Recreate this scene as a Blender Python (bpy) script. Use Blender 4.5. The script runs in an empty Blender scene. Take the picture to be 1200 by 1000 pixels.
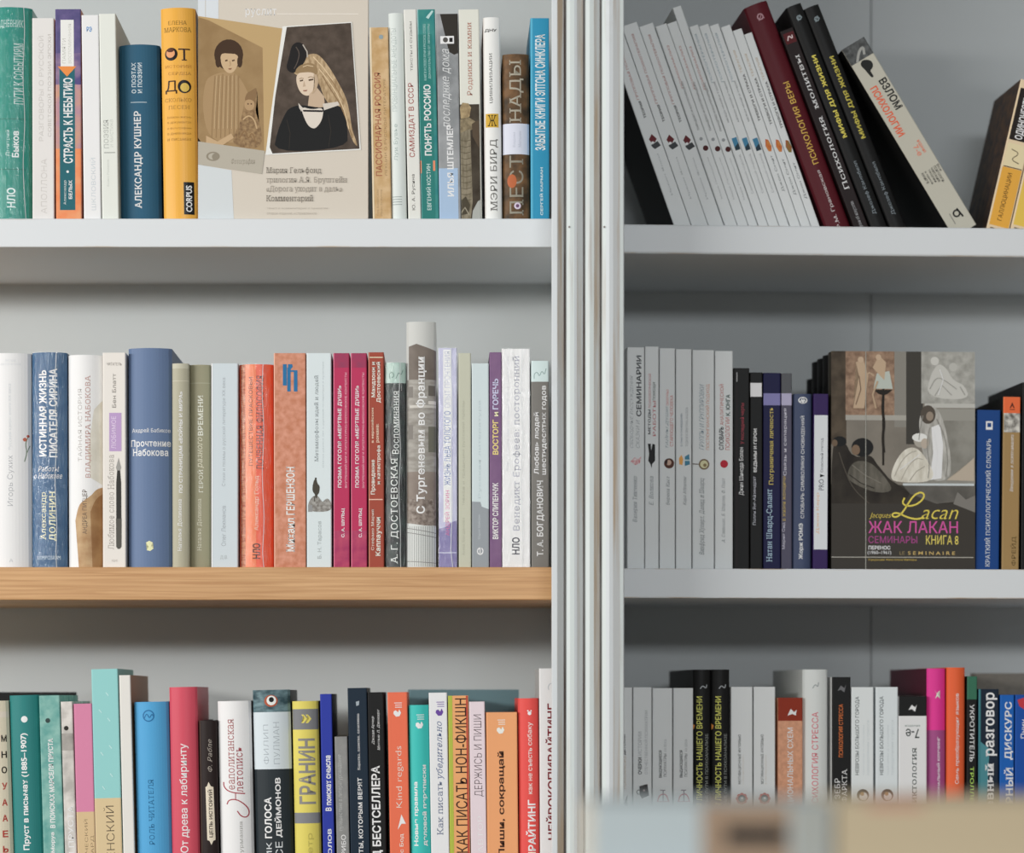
import bpy, bmesh, math, random
from mathutils import Vector, Matrix
from mathutils.geometry import tessellate_polygon
random.seed(7)
SC = bpy.context.scene
COL = SC.collection
# ------------------------------------------------------------------ camera, sky, lights, exposure
S = 0.00082          # metres per photo pixel on the plane of the book spines
D = 2.70             # camera distance from that plane
EYE = 1.30           # height of the lens
VX, VY = 520.0, 815.0   # where the depth lines of the left bay meet
cam_d = bpy.data.cameras.new('camera'); cam = bpy.data.objects.new('camera', cam_d); COL.objects.link(cam)
cam.location = (0, -D, EYE); cam.rotation_euler = (math.pi/2, 0, 0)
cam_d.sensor_width = 36.0
cam_d.lens = 36.0 * (D / S) / 1200.0
cam_d.shift_x = (600 - VX) / 1200.0
cam_d.shift_y = -(500 - VY) / 1200.0
cam_d.clip_start = 0.05
cam_d.dof.use_dof = True; cam_d.dof.focus_distance = D + 0.02
cam_d.dof.aperture_fstop = (cam_d.lens / 1000.0) / 0.038
SC.camera = cam
SC.view_settings.view_transform = 'Standard'; SC.view_settings.look = 'None'
SC.view_settings.gamma = 1.0; SC.view_settings.use_curve_mapping = False
SC.view_settings.exposure = 0.0
world = bpy.data.worlds.new('daylit_room'); SC.world = world; world.use_nodes = True
bg = world.node_tree.nodes['Background']
bg.inputs[0].default_value = (0.97, 0.97, 0.95, 1); bg.inputs[1].default_value = 0.30

def area(name, loc, target, sx, sy, power, color):
    d = bpy.data.lights.new(name, 'AREA'); d.shape = 'RECTANGLE'; d.size = sx; d.size_y = sy
    d.energy = power; d.color = color
    o = bpy.data.objects.new(name, d); COL.objects.link(o); o.location = loc
    v = Vector(target) - Vector(loc)
    o.rotation_euler = v.to_track_quat('-Z', 'Y').to_euler()
    return o
area('window_light', (-2.9, -2.3, 1.93), (0.1, 0.0, 1.45), 3.0, 0.22, 102, (1.0, 0.985, 0.96))
area('room_light', (0.6, -4.4, 2.2), (0.1, 0, 1.4), 1.6, 0.25, 44, (0.93, 0.97, 1.0))

# ------------------------------------------------------------------ colours and materials
def lin(h):
    h = h.lstrip('#'); out = []
    for i in (0, 2, 4):
        c = int(h[i:i+2], 16) / 255.0
        out.append(c / 12.92 if c <= 0.04045 else ((c + 0.055) / 1.055) ** 2.4)
    return out
LIGHT = {'L1': .87, 'L2': .83, 'L3': .82, 'R1': .40, 'R2': .42, 'R3': .46, 'F': 1.05}   # brightness of a white sheet on each shelf: photo colour -> paint colour
def bay_light(px):
    return .32 + .10 * min(1, max(0, (px - 740) / 110)) + .18 * min(1, max(0, (px - 850) / 250))
def alb(h, L):
    if h[0] == '!': return [min(.86, v) for v in lin(h[1:])]
    c = lin(h); g = .2126*c[0] + .7152*c[1] + .0722*c[2]
    return [min(0.86, max(0.008, (v + .08 * (g - v) - .014) / L)) for v in c]
MATS = {}
def mat(h, L=1.0, rough=0.5, coat=0.0):
    k = (h, L, rough, coat)
    if k in MATS: return MATS[k]
    m = bpy.data.materials.new('printed_' + h.strip('#!')); m.use_nodes = True
    nt = m.node_tree; b = nt.nodes['Principled BSDF']
    c = alb(h, L)
    n = nt.nodes.new('ShaderNodeTexNoise'); n.inputs['Scale'].default_value = 900; n.inputs['Detail'].default_value = 2
    tc = nt.nodes.new('ShaderNodeTexCoord'); nt.links.new(tc.outputs['Object'], n.inputs['Vector'])
    bp = nt.nodes.new('ShaderNodeBump'); bp.inputs['Strength'].default_value = 0.03; bp.inputs['Distance'].default_value = 0.0005
    nt.links.new(n.outputs['Fac'], bp.inputs['Height']); nt.links.new(bp.outputs['Normal'], b.inputs['Normal'])
    b.inputs['Base Color'].default_value = (*c, 1); b.inputs['Roughness'].default_value = rough
    b.inputs['Specular IOR Level'].default_value = 0.22
    b.inputs['Coat Weight'].default_value = coat; b.inputs['Coat Roughness'].default_value = 0.15
    MATS[k] = m; return m
def mot(h1, h2, L=1.0, scale=60, stretch=(1, 1, 1), rough=0.5, lo=0.35, hi=0.65, detail=4):
    k = ('mot', h1, h2, L, scale, stretch, rough, lo, hi)
    if k in MATS: return MATS[k]
    m = bpy.data.materials.new('mottled_' + h1.strip('#!')); m.use_nodes = True
    nt = m.node_tree; b = nt.nodes['Principled BSDF']
    tc = nt.nodes.new('ShaderNodeTexCoord'); mp = nt.nodes.new('ShaderNodeMapping'); mp.inputs['Scale'].default_value = stretch
    n = nt.nodes.new('ShaderNodeTexNoise'); n.inputs['Scale'].default_value = scale; n.inputs['Detail'].default_value = detail
    r = nt.nodes.new('ShaderNodeValToRGB')
    r.color_ramp.elements[0].position = lo; r.color_ramp.elements[1].position = hi
    r.color_ramp.elements[0].color = (*alb(h1, L), 1); r.color_ramp.elements[1].color = (*alb(h2, L), 1)
    nt.links.new(tc.outputs['Object'], mp.inputs['Vector']); nt.links.new(mp.outputs['Vector'], n.inputs['Vector'])
    nt.links.new(n.outputs['Fac'], r.inputs['Fac']); nt.links.new(r.outputs['Color'], b.inputs['Base Color'])
    b.inputs['Roughness'].default_value = rough; b.inputs['Specular IOR Level'].default_value = 0.22
    MATS[k] = m; return m
def film_mat():
    if 'film' in MATS: return MATS['film']
    m = bpy.data.materials.new('shrink_film'); m.use_nodes = True; nt = m.node_tree
    nt.nodes.remove(nt.nodes['Principled BSDF'])
    out = nt.nodes['Material Output']
    t = nt.nodes.new('ShaderNodeBsdfTransparent'); g = nt.nodes.new('ShaderNodeBsdfGlossy'); g.inputs['Roughness'].default_value = 0.16
    mx = nt.nodes.new('ShaderNodeMixShader')
    tc = nt.nodes.new('ShaderNodeTexCoord'); mp = nt.nodes.new('ShaderNodeMapping'); mp.inputs['Scale'].default_value = (3, 1, 0.6); mp.inputs['Rotation'].default_value = (0, 0.6, 0)
    n = nt.nodes.new('ShaderNodeTexNoise'); n.inputs['Scale'].default_value = 110; n.inputs['Detail'].default_value = 5; n.inputs['Distortion'].default_value = 1.2
    bp = nt.nodes.new('ShaderNodeBump'); bp.inputs['Strength'].default_value = 0.9; bp.inputs['Distance'].default_value = 0.0025
    nt.links.new(tc.outputs['Object'], mp.inputs['Vector']); nt.links.new(mp.outputs['Vector'], n.inputs['Vector'])
    nt.links.new(n.outputs['Fac'], bp.inputs['Height']); nt.links.new(bp.outputs['Normal'], g.inputs['Normal'])
    mx.inputs[0].default_value = 0.045
    nt.links.new(t.outputs[0], mx.inputs[1]); nt.links.new(g.outputs[0], mx.inputs[2]); nt.links.new(mx.outputs[0], out.inputs['Surface'])
    MATS['film'] = m; return m
def page_mat(L=1.0):
    k = ('page',)
    if k in MATS: return MATS[k]
    m = bpy.data.materials.new('page_edges'); m.use_nodes = True; nt = m.node_tree; b = nt.nodes['Principled BSDF']
    tc = nt.nodes.new('ShaderNodeTexCoord'); w = nt.nodes.new('ShaderNodeTexWave'); w.inputs['Scale'].default_value = 500; w.inputs['Distortion'].default_value = 2
    r = nt.nodes.new('ShaderNodeValToRGB'); r.color_ramp.elements[0].color = (0.52, 0.47, 0.38, 1); r.color_ramp.elements[1].color = (0.7, 0.66, 0.57, 1)
    nt.links.new(tc.outputs['Object'], w.inputs['Vector']); nt.links.new(w.outputs['Fac'], r.inputs['Fac']); nt.links.new(r.outputs['Color'], b.inputs['Base Color'])
    b.inputs['Roughness'].default_value = 0.85
    MATS[k] = m; return m

# ------------------------------------------------------------------ object helpers
def mesh_obj(name, verts, faces, mats, fm=None, parent=None, smooth=False):
    me = bpy.data.meshes.new(name); me.from_pydata([tuple(v) for v in verts], [], faces)
    for m in mats: me.materials.append(m)
    if fm is not None: me.polygons.foreach_set('material_index', fm)
    if smooth: me.polygons.foreach_set('use_smooth', [True] * len(me.polygons))
    me.update()
    o = bpy.data.objects.new(name, me); COL.objects.link(o)
    if parent is not None: o.parent = parent
    return o
def thing(name, label, cat, loc=(0, 0, 0), rot=(0, 0, 0), group=None):
    o = bpy.data.objects.new(name, None); COL.objects.link(o); o.empty_display_size = 0.05
    o.location = loc; o.rotation_euler = rot; o['label'] = label; o['category'] = cat
    if group: o['group'] = group
    return o
def box_geo(x0, x1, y0, y1, z0, z1):
    v = [(x0,y0,z0),(x1,y0,z0),(x1,y1,z0),(x0,y1,z0),(x0,y0,z1),(x1,y0,z1),(x1,y1,z1),(x0,y1,z1)]
    f = [(0,3,2,1),(4,5,6,7),(0,1,5,4),(1,2,6,5),(2,3,7,6),(3,0,4,7)]
    return v, f
def box_obj(name, dims, m, parent=None, bevel=0.0, loc=None):
    v, f = box_geo(*dims)
    if loc is None:
        c = ((dims[0]+dims[1])/2, (dims[2]+dims[3])/2, (dims[4]+dims[5])/2)
    else: c = loc
    v = [(a-c[0], b-c[1], d-c[2]) for a, b, d in v]
    o = mesh_obj(name, v, f, [m], None, parent); o.location = c
    if bevel:
        md = o.modifiers.new('bevel', 'BEVEL'); md.width = bevel; md.segments = 3; md.limit_method = 'ANGLE'
    return o

# ------------------------------------------------------------------ lettering
TXT = {}
STY = {'s': (0.004, 0, False), 'b': (0.026, 0, False), 't': (-0.014, 0, False), 'f': (0.0, 0, True), 'g': (0.02, 0, True), 'i': (-0.004, 0.28, True), 'k': (-0.01, 0.35, False)}
def glyphs(text, style):
    """Flat mesh of a line of text, scaled to the unit box: every outline is filled on its own, so overlapping strokes stay whole."""
    k = (text, style)
    if k in TXT: return TXT[k]
    off, shear, serif = STY[style]
    cu = bpy.data.curves.new('lettering', 'FONT'); cu.body = text; cu.resolution_u = 3; cu.fill_mode = 'NONE'
    cu.space_character = 1.06 if serif else 1.0
    ob = bpy.data.objects.new('lettering', cu); COL.objects.link(ob)
    dg = bpy.context.evaluated_depsgraph_get(); me = bpy.data.meshes.new_from_object(ob.evaluated_get(dg))
    pts = [(v.co.x, v.co.y) for v in me.vertices]
    nxt = {}
    for e in me.edges: 
        for p, q_ in (tuple(e.vertices), tuple(e.vertices)[::-1]): nxt.setdefault(p, []).append(q_)
    bpy.data.objects.remove(ob); bpy.data.curves.remove(cu); bpy.data.meshes.remove(me)
    seen, loops = set(), []
    for i in range(len(pts)):
        if i in seen or i not in nxt: continue
        lp, cur, prev = [], i, None
        while cur not in seen:
            seen.add(cur); lp.append(cur)
            c = [n for n in nxt[cur] if n not in seen]
            if not c: break
            cur = (cur + 1) if (cur + 1) in c else c[0]
        P_ = [pts[j] for j in lp]
        P_ = [p for j, p in enumerate(P_) if math.dist(p, P_[j-1]) > 1e-5]
        if len(P_) > 2: loops.append(P_)
    def area2(l): return sum(l[i-1][0]*l[i][1] - l[i][0]*l[i-1][1] for i in range(len(l)))
    def inside(p, l):
        r = False
        for i in range(len(l)):
            (x1, y1), (x2, y2) = l[i-1], l[i]
            if (y1 > p[1]) != (y2 > p[1]) and p[0] < (x2-x1)*(p[1]-y1)/(y2-y1) + x1: r = not r
        return r
    if not loops: TXT[k] = ([], []); return TXT[k]
    # the sense of a letter's outer outline is that of the largest outline standing at the same place in the line
    ext = [(min(p[0] for p in l), max(p[0] for p in l), area2(l)) for l in loops]
    sgn = []
    for x0, x1, ar in ext:
        best = ar
        for u0, u1, br in ext:
            if min(x1, u1) - max(x0, u0) > .5 * (x1 - x0) and abs(br) > abs(best): best = br
        sgn.append(1 if best > 0 else -1)
    slabs = []
    def grow(l, sg):
        out = []
        for i in range(len(l)):
            p, c, n = l[i-1], l[i], l[(i+1) % len(l)]
            d1 = (c[0]-p[0], c[1]-p[1]); d2 = (n[0]-c[0], n[1]-c[1])
            l1 = math.hypot(*d1) or 1; l2 = math.hypot(*d2) or 1
            n1 = (d1[1]/l1*sg, -d1[0]/l1*sg); n2 = (d2[1]/l2*sg, -d2[0]/l2*sg)
            m = (n1[0]+n2[0], n1[1]+n2[1]); q_ = max(.35, (m[0]**2 + m[1]**2) / 2)
            out.append((c[0] + m[0]/q_*off, c[1] + m[1]/q_*off))
        return out
    if serif:
        for l in loops:
            for i in range(len(l)):
                (xa, ya), (xb, yb) = l[i-1], l[i]
                w = abs(xa - xb)
                if abs(ya - yb) > .004 or not .05 < w < .17: continue
                low = abs(ya) < .03; high = abs(ya - .546) < .04 or abs(ya - .727) < .04
                if low or high:
                    x0, x1 = min(xa, xb) - .075, max(xa, xb) + .075; d = .06 if low else -.06
                    slabs.append([(x0, ya), (x1, ya), (x1, ya + d), (x0, ya + d)])
    is_out = [ar[2] * sg > 0 for ar, sg in zip(ext, sgn)]
    if off: loops = [grow(l, sg) for l, sg in zip(loops, sgn)]
    outer = [l for l, o in zip(loops, is_out) if o]; holes = [l for l, o in zip(loops, is_out) if not o]
    fam = [[o] for o in outer]
    for h in holes:
        c = [f for f in fam if sum(inside(p, f[0]) for p in h) > .6 * len(h)]
        if c: min(c, key=lambda f: abs(area2(f[0]))).append(h)
    V, F = [], []
    for f in fam:
        base = len(V); flat = [Vector((x, y, 0)) for l in f for x, y in l]
        tri = tessellate_polygon([[Vector((x, y, 0)) for x, y in l] for l in f])
        V += [(v.x, v.y) for v in flat]; F += [tuple(base + j for j in t) for t in tri]
    for l in slabs:
        i = len(V); V += l; F.append((i, i+1, i+2, i+3))
    if shear: V = [(x + shear * y, y) for x, y in V]
    x0 = min(v[0] for v in V); x1 = max(v[0] for v in V); y0 = min(v[1] for v in V); y1 = max(v[1] for v in V)
    V = [((x - x0) / (x1 - x0), (y - y0) / (y1 - y0)) for x, y in V]
    TXT[k] = (V, F); return TXT[k]
def smooth(pts, closed, n=2):
    """Round off a drawn outline by cutting its corners."""
    for _ in range(n):
        o = [] if closed else [pts[0]]
        for i in range(len(pts) if closed else len(pts) - 1):
            (xa, ya), (xb, yb) = pts[i], pts[(i + 1) % len(pts)]
            o += [(.75*xa + .25*xb, .75*ya + .25*yb), (.25*xa + .75*xb, .25*ya + .75*yb)]
        if not closed: o.append(pts[-1])
        pts = o
    return pts

# deco items: every box is x0, y0, x1, y1 in photo pixels (y down)
def T(text, x0, y0, x1, y1, col, d='u', st='s', part='title_lettering'): return dict(k='T', t=text, box=(x0, y0, x1, y1), c=col, d=d, st=st, p=part)
def A(text, x0, y0, x1, y1, col, d='u', st='s'): return T(text, x0, y0, x1, y1, col, d, st, 'author_lettering')
def R(x0, y0, x1, y1, col, part='spine_band'): return dict(k='P', pts=[(x0,y0),(x1,y0),(x1,y1),(x0,y1)], c=col, p=part)
def P(pts, col, part='emblem'): return dict(k='P', pts=smooth(pts, True) if len(pts) > 6 and part.endswith(('photograph', 'picture')) else pts, c=col, p=part)
def C(cx, cy, rx, col, ry=None, part='emblem', n=22, hole=0):
    ry = ry or rx
    if hole:
        return dict(k='ring', c=col, p=part, o=[(cx + rx*math.cos(i*math.tau/n), cy + ry*math.sin(i*math.tau/n)) for i in range(n)],
                    i=[(cx + rx*hole*math.cos(i*math.tau/n), cy + ry*hole*math.sin(i*math.tau/n)) for i in range(n)])
    return dict(k='P', pts=[(cx + rx*math.cos(i*math.tau/n), cy + ry*math.sin(i*math.tau/n)) for i in range(n)], c=col, p=part)
def LN(pts, w, col, part='emblem'):
    """A drawn stroke of width w along a list of points."""
    return dict(k='L', pts=smooth(pts, False) if len(pts) > 3 and part != 'film_seam' else pts, w=w, c=col, p=part)

THETA = math.radians(3.5)           # the right bay stands at a slight angle
YR = 0.075                           # and is set back behind the post
XP = (731 - VX) * S * (D + YR) / D
def place(px, py, bay):
    """Point of the spine plane that the photo shows at (px, py); also its turn and its size factor."""
    a = (px - VX) * S
    if bay == 'L':
        return Vector((a, 0, EYE + (VY - py) * S)), 0.0, 1.0
    t = (a * (D + YR) / D - XP) / (math.cos(THETA) - a * math.sin(THETA) / D)
    Y = YR + t * math.sin(THETA); f = (D + Y) / D
    return Vector((XP + t * math.cos(THETA), Y, EYE + (VY - py) * S * f)), THETA, f
SHELF = {'L1': 257.0, 'L2': 665.0, 'L3': 1073.0, 'R1': 274.0, 'R2': 670.0, 'R3': 1078.0}
def shelf_z(row):
    return EYE + (VY - SHELF[row]) * S * ((D + YR) / D if row[0] == 'R' else 1)

GROUP = {'L1': 'books on the upper left shelf', 'L2': 'books on the oak shelf', 'L3': 'books on the lower left shelf',
         'R1': 'leaning books on the upper right shelf', 'R2': 'books on the middle right shelf', 'R3': 'books on the lower right shelf'}
def getmat(c, L, rough=0.5):
    if isinstance(c, str): return mat(c, L, rough)
    return mot(c[0], c[1], L, *c[2:])

def add_decos(root, decos, L, to3, xs=None, half=None, smallest=0.00012, rough=0.5):
    """Printed lettering, bands and pictures: one mesh per part, laid on the face by to3(u, v, lift)."""
    parts = {}; count = {}
    lift = smallest
    for it in decos:
        lift += 0.00001
        nm = it['p']
        if nm.endswith(('_band', '_line', '_label', '_plate', '_square', '_panel', '_top')):
            # every band, line or label is a part of its own; writing on it is a sub-part
            if it['k'] == 'T': key = (nm, count.get(nm, 0), 'lettering')
            else: count[nm] = count.get(nm, 0) + 1; key = (nm, count[nm], '')
        else: key = (nm, 0, '')
        parts.setdefault(key, []).append((it, lift))
    for (name, no, sub), items in parts.items():
        V, F, M, FM = [], [], [], []
        for it, lf in items:
            m = getmat(it['c'], L, rough)
            if m not in M: M.append(m)
            mi = M.index(m)
            k = it['k']
            if k == 'T':
                gv, gf = glyphs(it['t'], it['st'])
                x0, y0, x1, y1 = it['box']
                if it['d'] == 'u': pv = [(x1 - b * (x1 - x0), y1 - a * (y1 - y0)) for a, b in gv]
                elif it['d'] == 'd': pv = [(x0 + b * (x1 - x0), y0 + a * (y1 - y0)) for a, b in gv]
                elif it['d'] == 'f': pv = [(x1 - a * (x1 - x0), y0 + b * (y1 - y0)) for a, b in gv]
                else: pv = [(x0 + a * (x1 - x0), y1 - b * (y1 - y0)) for a, b in gv]
                pf = gf; c0 = ((x0 + x1) / 2, (y0 + y1) / 2)
            elif k == 'P':
                pv = it['pts']; pf = [tuple(range(len(pv)))]
            elif k == 'ring':
                n = len(it['o']); pv = it['o'] + it['i']; pf = [(i, (i+1) % n, n + (i+1) % n, n + i) for i in range(n)]
            else:
                pv, pf = [], []; pts = it['pts']; w = it['w'] / 2
                for i, (x, y) in enumerate(pts):
                    a = pts[max(0, i-1)]; b = pts[min(len(pts)-1, i+1)]
                    dx, dy = b[0]-a[0], b[1]-a[1]; l = math.hypot(dx, dy) or 1
                    pv += [(x - dy/l*w, y + dx/l*w), (x + dy/l*w, y - dx/l*w)]
                pf = [(2*i, 2*i+1, 2*i+3, 2*i+2) for i in range(len(pts)-1)]
            loc = [to3(x, y) for x, y in pv]          # (u, v) on the face in metres
            bm = bmesh.new()
            bv = [bm.verts.new((u, 0, v)) for u, v in loc]
            for f in pf:
                try: bm.faces.new([bv[i] for i in f])
                except ValueError: pass
            if k == 'P' and len(pv) > 4: bmesh.ops.triangulate(bm, faces=bm.faces[:])
            if xs is not None:
                u0 = min(u for u, v in loc); u1 = max(u for u, v in loc)
                for x in xs[1:-1]:
                    if u0 < x < u1:
                        bmesh.ops.bisect_plane(bm, geom=bm.verts[:] + bm.edges[:] + bm.faces[:], plane_co=(x, 0, 0), plane_no=(1, 0, 0))
                if half is not None:
                    for sgn in (-1, 1):
                        bmesh.ops.bisect_plane(bm, geom=bm.verts[:] + bm.edges[:] + bm.faces[:], plane_co=(sgn*half, 0, 0), plane_no=(sgn, 0, 0), clear_outer=True)
            bmesh.ops.recalc_face_normals(bm, faces=bm.faces[:])
            for f in bm.faces:
                if f.normal.y > 0: f.normal_flip()
            base = len(V); bm.verts.index_update()
            V += [(v.co.x, -lf, v.co.z) for v in bm.verts]
            for f in bm.faces:
                F.append(tuple(base + v.index for v in f.verts)); FM.append(mi)
            bm.free()
        if not F: continue
        yield name, sub, V, F, M, FM

def profile(w, kind):
    """Spine outline across the width, as (x, y) with y = 0 at its foremost line."""
    h = w / 2; out = []
    if kind == 'h':
        sag = min(0.17 * w, 0.007); n = 14
        for i in range(n + 1):
            x = -h + w * i / n; out.append((x, sag * (x / h) ** 2 if abs(i - n/2) < n/2 else sag * 1.25))
    else:
        r = min(0.0012, w * 0.12); n = 4
        for i in range(n + 1):
            a = math.pi/2 * i / n; out.append((-h + r * (1 - math.cos(a)), r * (1 - math.sin(a))))
        for i in range(1, 4): out.append((-h + r + (w - 2*r) * i / 4, 0.0))
        for i in range(n + 1):
            a = math.pi/2 * (1 - i / n); out.append((h - r * (1 - math.cos(a)), r * (1 - math.sin(a))))
    return out

def make_book(label, w, h, depth, color, L, decos, loc, rot, group, kind='p', side=None, wrap=False, rough=0.5, px=None, to_px=None, face='spine'):
    """A standing book. Local frame: x across the spine, -y towards the reader, z up, origin at the bottom left front corner line."""
    root = thing('book', label, 'book', loc, rot, group)
    LD = L * 1.6 if isinstance(color, str) and color[0] == '!' else L      # print on white stock is a little denser
    pr = profile(w, kind); t = 0.0024 if kind == 'h' else 0.0005
    ov = 0.003 if kind == 'h' else 0.0002
    # cover: outer and inner outlines, extruded
    outer = [(-w/2, depth)] + pr + [(w/2, depth)]
    inner = [(-w/2 + t, depth)] + [(x * (w - 2*t) / w, y + t) for x, y in pr] + [(w/2 - t, depth)]
    def fin(x, y, z):
        if face == 'spine': return (x + w/2, y, z)
        return (y, w/2 - x, z)                      # front cover turned to the reader, spine to the left
    n = len(outer); V = []
    for z in (0, h):
        V += [fin(x, y, z) for x, y in outer] + [fin(x, y, z) for x, y in inner]
    F, FM = [], []
    sm = side if side else color
    mats = [getmat(color, L, rough), getmat(sm, L, rough)]
    for i in range(n - 1):
        a, b = i, i + 1
        F.append((a, b, 2*n + b, 2*n + a)); FM.append(1 if i in (0, n-2) else 0)
        F.append((n + b, n + a, 3*n + a, 3*n + b)); FM.append(1)
        F.append((a, n + a, n + b, b)); FM.append(0)
        F.append((2*n + a, 2*n + b, 3*n + b, 3*n + a)); FM.append(0)
    for a in (0, n - 1):
        F.append((a, 2*n + a, 3*n + a, n + a) if a == 0 else (a, n + a, 3*n + a, 2*n + a)); FM.append(1)
    if face != 'spine': FM = [0 if (f == 1) else f for f in FM]
    cv = mesh_obj('cover', V, F, mats, FM, root)
    if kind == 'h':
        for p in cv.data.polygons: p.use_smooth = False
    y0 = max(p[1] for p in pr) + t + 0.0002
    pv, pf = box_geo(-w/2 + t + .0002, w/2 - t - .0002, y0, depth - ov, ov, h - ov)
    pv = [fin(*p) for p in pv]
    mesh_obj('page_block', pv, pf, [page_mat()], None, root)
    def yp(x):
        for (xa, ya), (xb, yb) in zip(pr, pr[1:]):
            if xa - 1e-9 <= x <= xb + 1e-9: return ya + (yb - ya) * (x - xa) / max(1e-9, xb - xa)
        return pr[0][1]
    if face == 'spine':
        xs = [p[0] for p in pr]
        last = None
        for name, sub, V, F, M, FM in add_decos(root, decos, LD, lambda x, y: (to_px(x, y)[0] - w/2, to_px(x, y)[1]), xs, w/2 - 0.0001, rough=rough):
            V = [(x + w/2, yp(x) + y, z) for x, y, z in V]
            o = mesh_obj(sub or name, V, F, M, FM, last if sub and last else root)
            if not sub: last = o
    else:
        last = None
        for name, sub, V, F, M, FM in add_decos(root, decos, LD, to_px, None, None, rough=rough):
            o = mesh_obj(sub or name, V, F, M, FM, last if sub and last else root)
            if not sub: last = o
    if wrap:
        g = 0.0009
        o2 = [(-w/2 - g, depth * .95)] + [(x * (w + 2*g) / w, y - g) for x, y in pr] + [(w/2 + g, depth * .95)]
        m = 60; V = []
        for j in range(m + 1): V += [(x + w/2, y, -0.0 + (h + .001) * j / m) for x, y in o2]
        k = len(o2); F = [(j*k + i, j*k + i + 1, (j+1)*k + i + 1, (j+1)*k + i) for j in range(m) for i in range(k - 1)]
        f = mesh_obj('shrink_wrap', V, F, [film_mat()], None, root, True); f['label'] = 'clear shrink film'
        u0 = w * (wrap if isinstance(wrap, float) else .7) - w/2          # the welded seam of the film, a thin raised ridge
        sv, n2 = [], 40
        for j in range(n2 + 1):
            z = h * j / n2; du = .0007 * math.sin(j * .37 + w * 900) + (.0012 if j < 3 else 0) * (3 - j) / 3
            for e in (-.00028, .00028): sv.append((u0 + du + e + w/2, yp(u0 + du + e) - g - .0003, z))
        sm_ = mat('!#d9dcdc', 1.0, .25)
        mesh_obj('film_seam', sv, [(2*j, 2*j+1, 2*j+3, 2*j+2) for j in range(n2)], [sm_], None, f)
    return root

EDGE = {}
def B(row, label, x0, x1, top, color, decos=(), lean=0.0, kind='p', rec=0.002, depth=0.135, side=None, wrap=False, rough=0.5, local=False, length=None, L=None, base=None, name=None):
    """A book of a row, from its photo pixels. lean: degrees the top leans left (x0, x1 are read at the top; with local=True at the foot)."""
    bay = row[0]; ly = SHELF[row]; L = L or (LIGHT[row] if bay == 'L' else bay_light((x0 + x1) / 2))
    th = math.radians(lean)
    if local: cx = x0; wpx = x1 - x0; hpx = length
    else:
        foot = ly
        cx = x0 + (foot - top) * math.tan(th); wpx = (x1 - x0) * math.cos(th); hpx = (foot - top) / math.cos(th)
    prev = EDGE.get(row)
    if prev and not local and -3 < cx - prev[0] + 3 < 6:              # keep clear of the neighbour's edge all the way up
        v = min(hpx, prev[2]); gap = min(cx - prev[0], (cx - v * math.tan(th)) - (prev[0] - v * prev[1])) - .25
        if gap < 0: cx -= gap; wpx += gap
    EDGE[row] = (cx + wpx / math.cos(th), math.tan(th), hpx)
    pt, yaw, f = place(cx, ly, bay)
    sc = S * f * (D + rec) / D if bay == 'L' else S * f
    w, h = wpx * sc, hpx * sc
    z = shelf_z(row)
    z0 = z
    lift = w * math.sin(-th) if th < 0 else 0.0
    dirx = Vector((math.cos(yaw), math.sin(yaw), 0)); diry = Vector((-math.sin(yaw), math.cos(yaw), 0))
    loc = Vector((pt.x * ((D + rec) / D if bay == 'L' else 1), pt.y, z0 + lift + 0.0001)) + diry * rec
    ct, st_ = math.cos(th), math.sin(th)
    if local:
        def to_px(u, v): return (u * sc, h - v * sc)
    else:
        zc = (ly) - lift / sc
        def to_px(u, v):
            dx, dy = (u - cx), (zc - v)
            # undo the lean about the bottom left corner; boxes keep their own size
            return ((dx * ct + dy * st_) * sc, (-dx * st_ + dy * ct) * sc)
    if not local and abs(lean) > 0.01:
        new = []
        for it in decos:
            it = dict(it)
            if it['k'] == 'T':
                x0_, y0_, x1_, y1_ = it['box']
                c = ((x0_ + x1_)/2, (y0_ + y1_)/2)
                u, v = to_px(*c)
                uu, vv = u / sc, v / sc
                it['box'] = (uu - (x1_-x0_)/2, -vv - (y1_-y0_)/2, uu + (x1_-x0_)/2, -vv + (y1_-y0_)/2); it['raw'] = True
            else:
                ks = ('pts',) if 'pts' in it else ('o', 'i')
                allp = it[ks[0]]
                c = (sum(p[0] for p in allp)/len(allp), sum(p[1] for p in allp)/len(allp))
                u, v = to_px(*c); uu, vv = u/sc, -v/sc
                for k in ks: it[k] = [(p[0]-c[0]+uu, p[1]-c[1]+vv) for p in it[k]]
            new.append(it)
        decos = new
        def to_px(u, v): return (u * sc, -v * sc)
    return make_book(label, w, h, depth, color, L, list(decos), loc, (0, -th, yaw), GROUP[row], kind, side, wrap, rough, to_px=to_px)

def FACE(row, label, x0, x1, top, color, decos=(), thick=0.02, rec=0.004, kind='h', L=None, foot=None, group=None, rough=0.5):
    """A book standing with its front cover to the reader."""
    bay = row[0]; L = L or (LIGHT[row] if bay == 'L' else bay_light((x0 + x1) / 2)); ly = SHELF[row]
    k = (D + rec) / D
    pt, yaw, f = place(VX + (x0 - VX) * 1.0, ly, bay)
    diry = Vector((-math.sin(yaw), math.cos(yaw), 0))
    if bay == 'L':
        sc = S * k; loc = Vector((pt.x * k, rec, shelf_z(row) + 0.0001))
    else:
        sc = S * f; loc = pt + diry * rec; loc.z = shelf_z(row) + 0.0001
    W = (x1 - x0) * sc; H = (VY - top) * sc - (shelf_z(row) - EYE)
    ztop = (VY - top) * sc; zb = shelf_z(row) - EYE
    def to_px(u, v): return ((u - x0) * sc, (VY - v) * sc - zb)
    return make_book(label, thick, H, W, color, L, list(decos), loc, (0, 0, yaw), group or GROUP[row], kind, None, False, rough, to_px=to_px, face='front')

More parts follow.
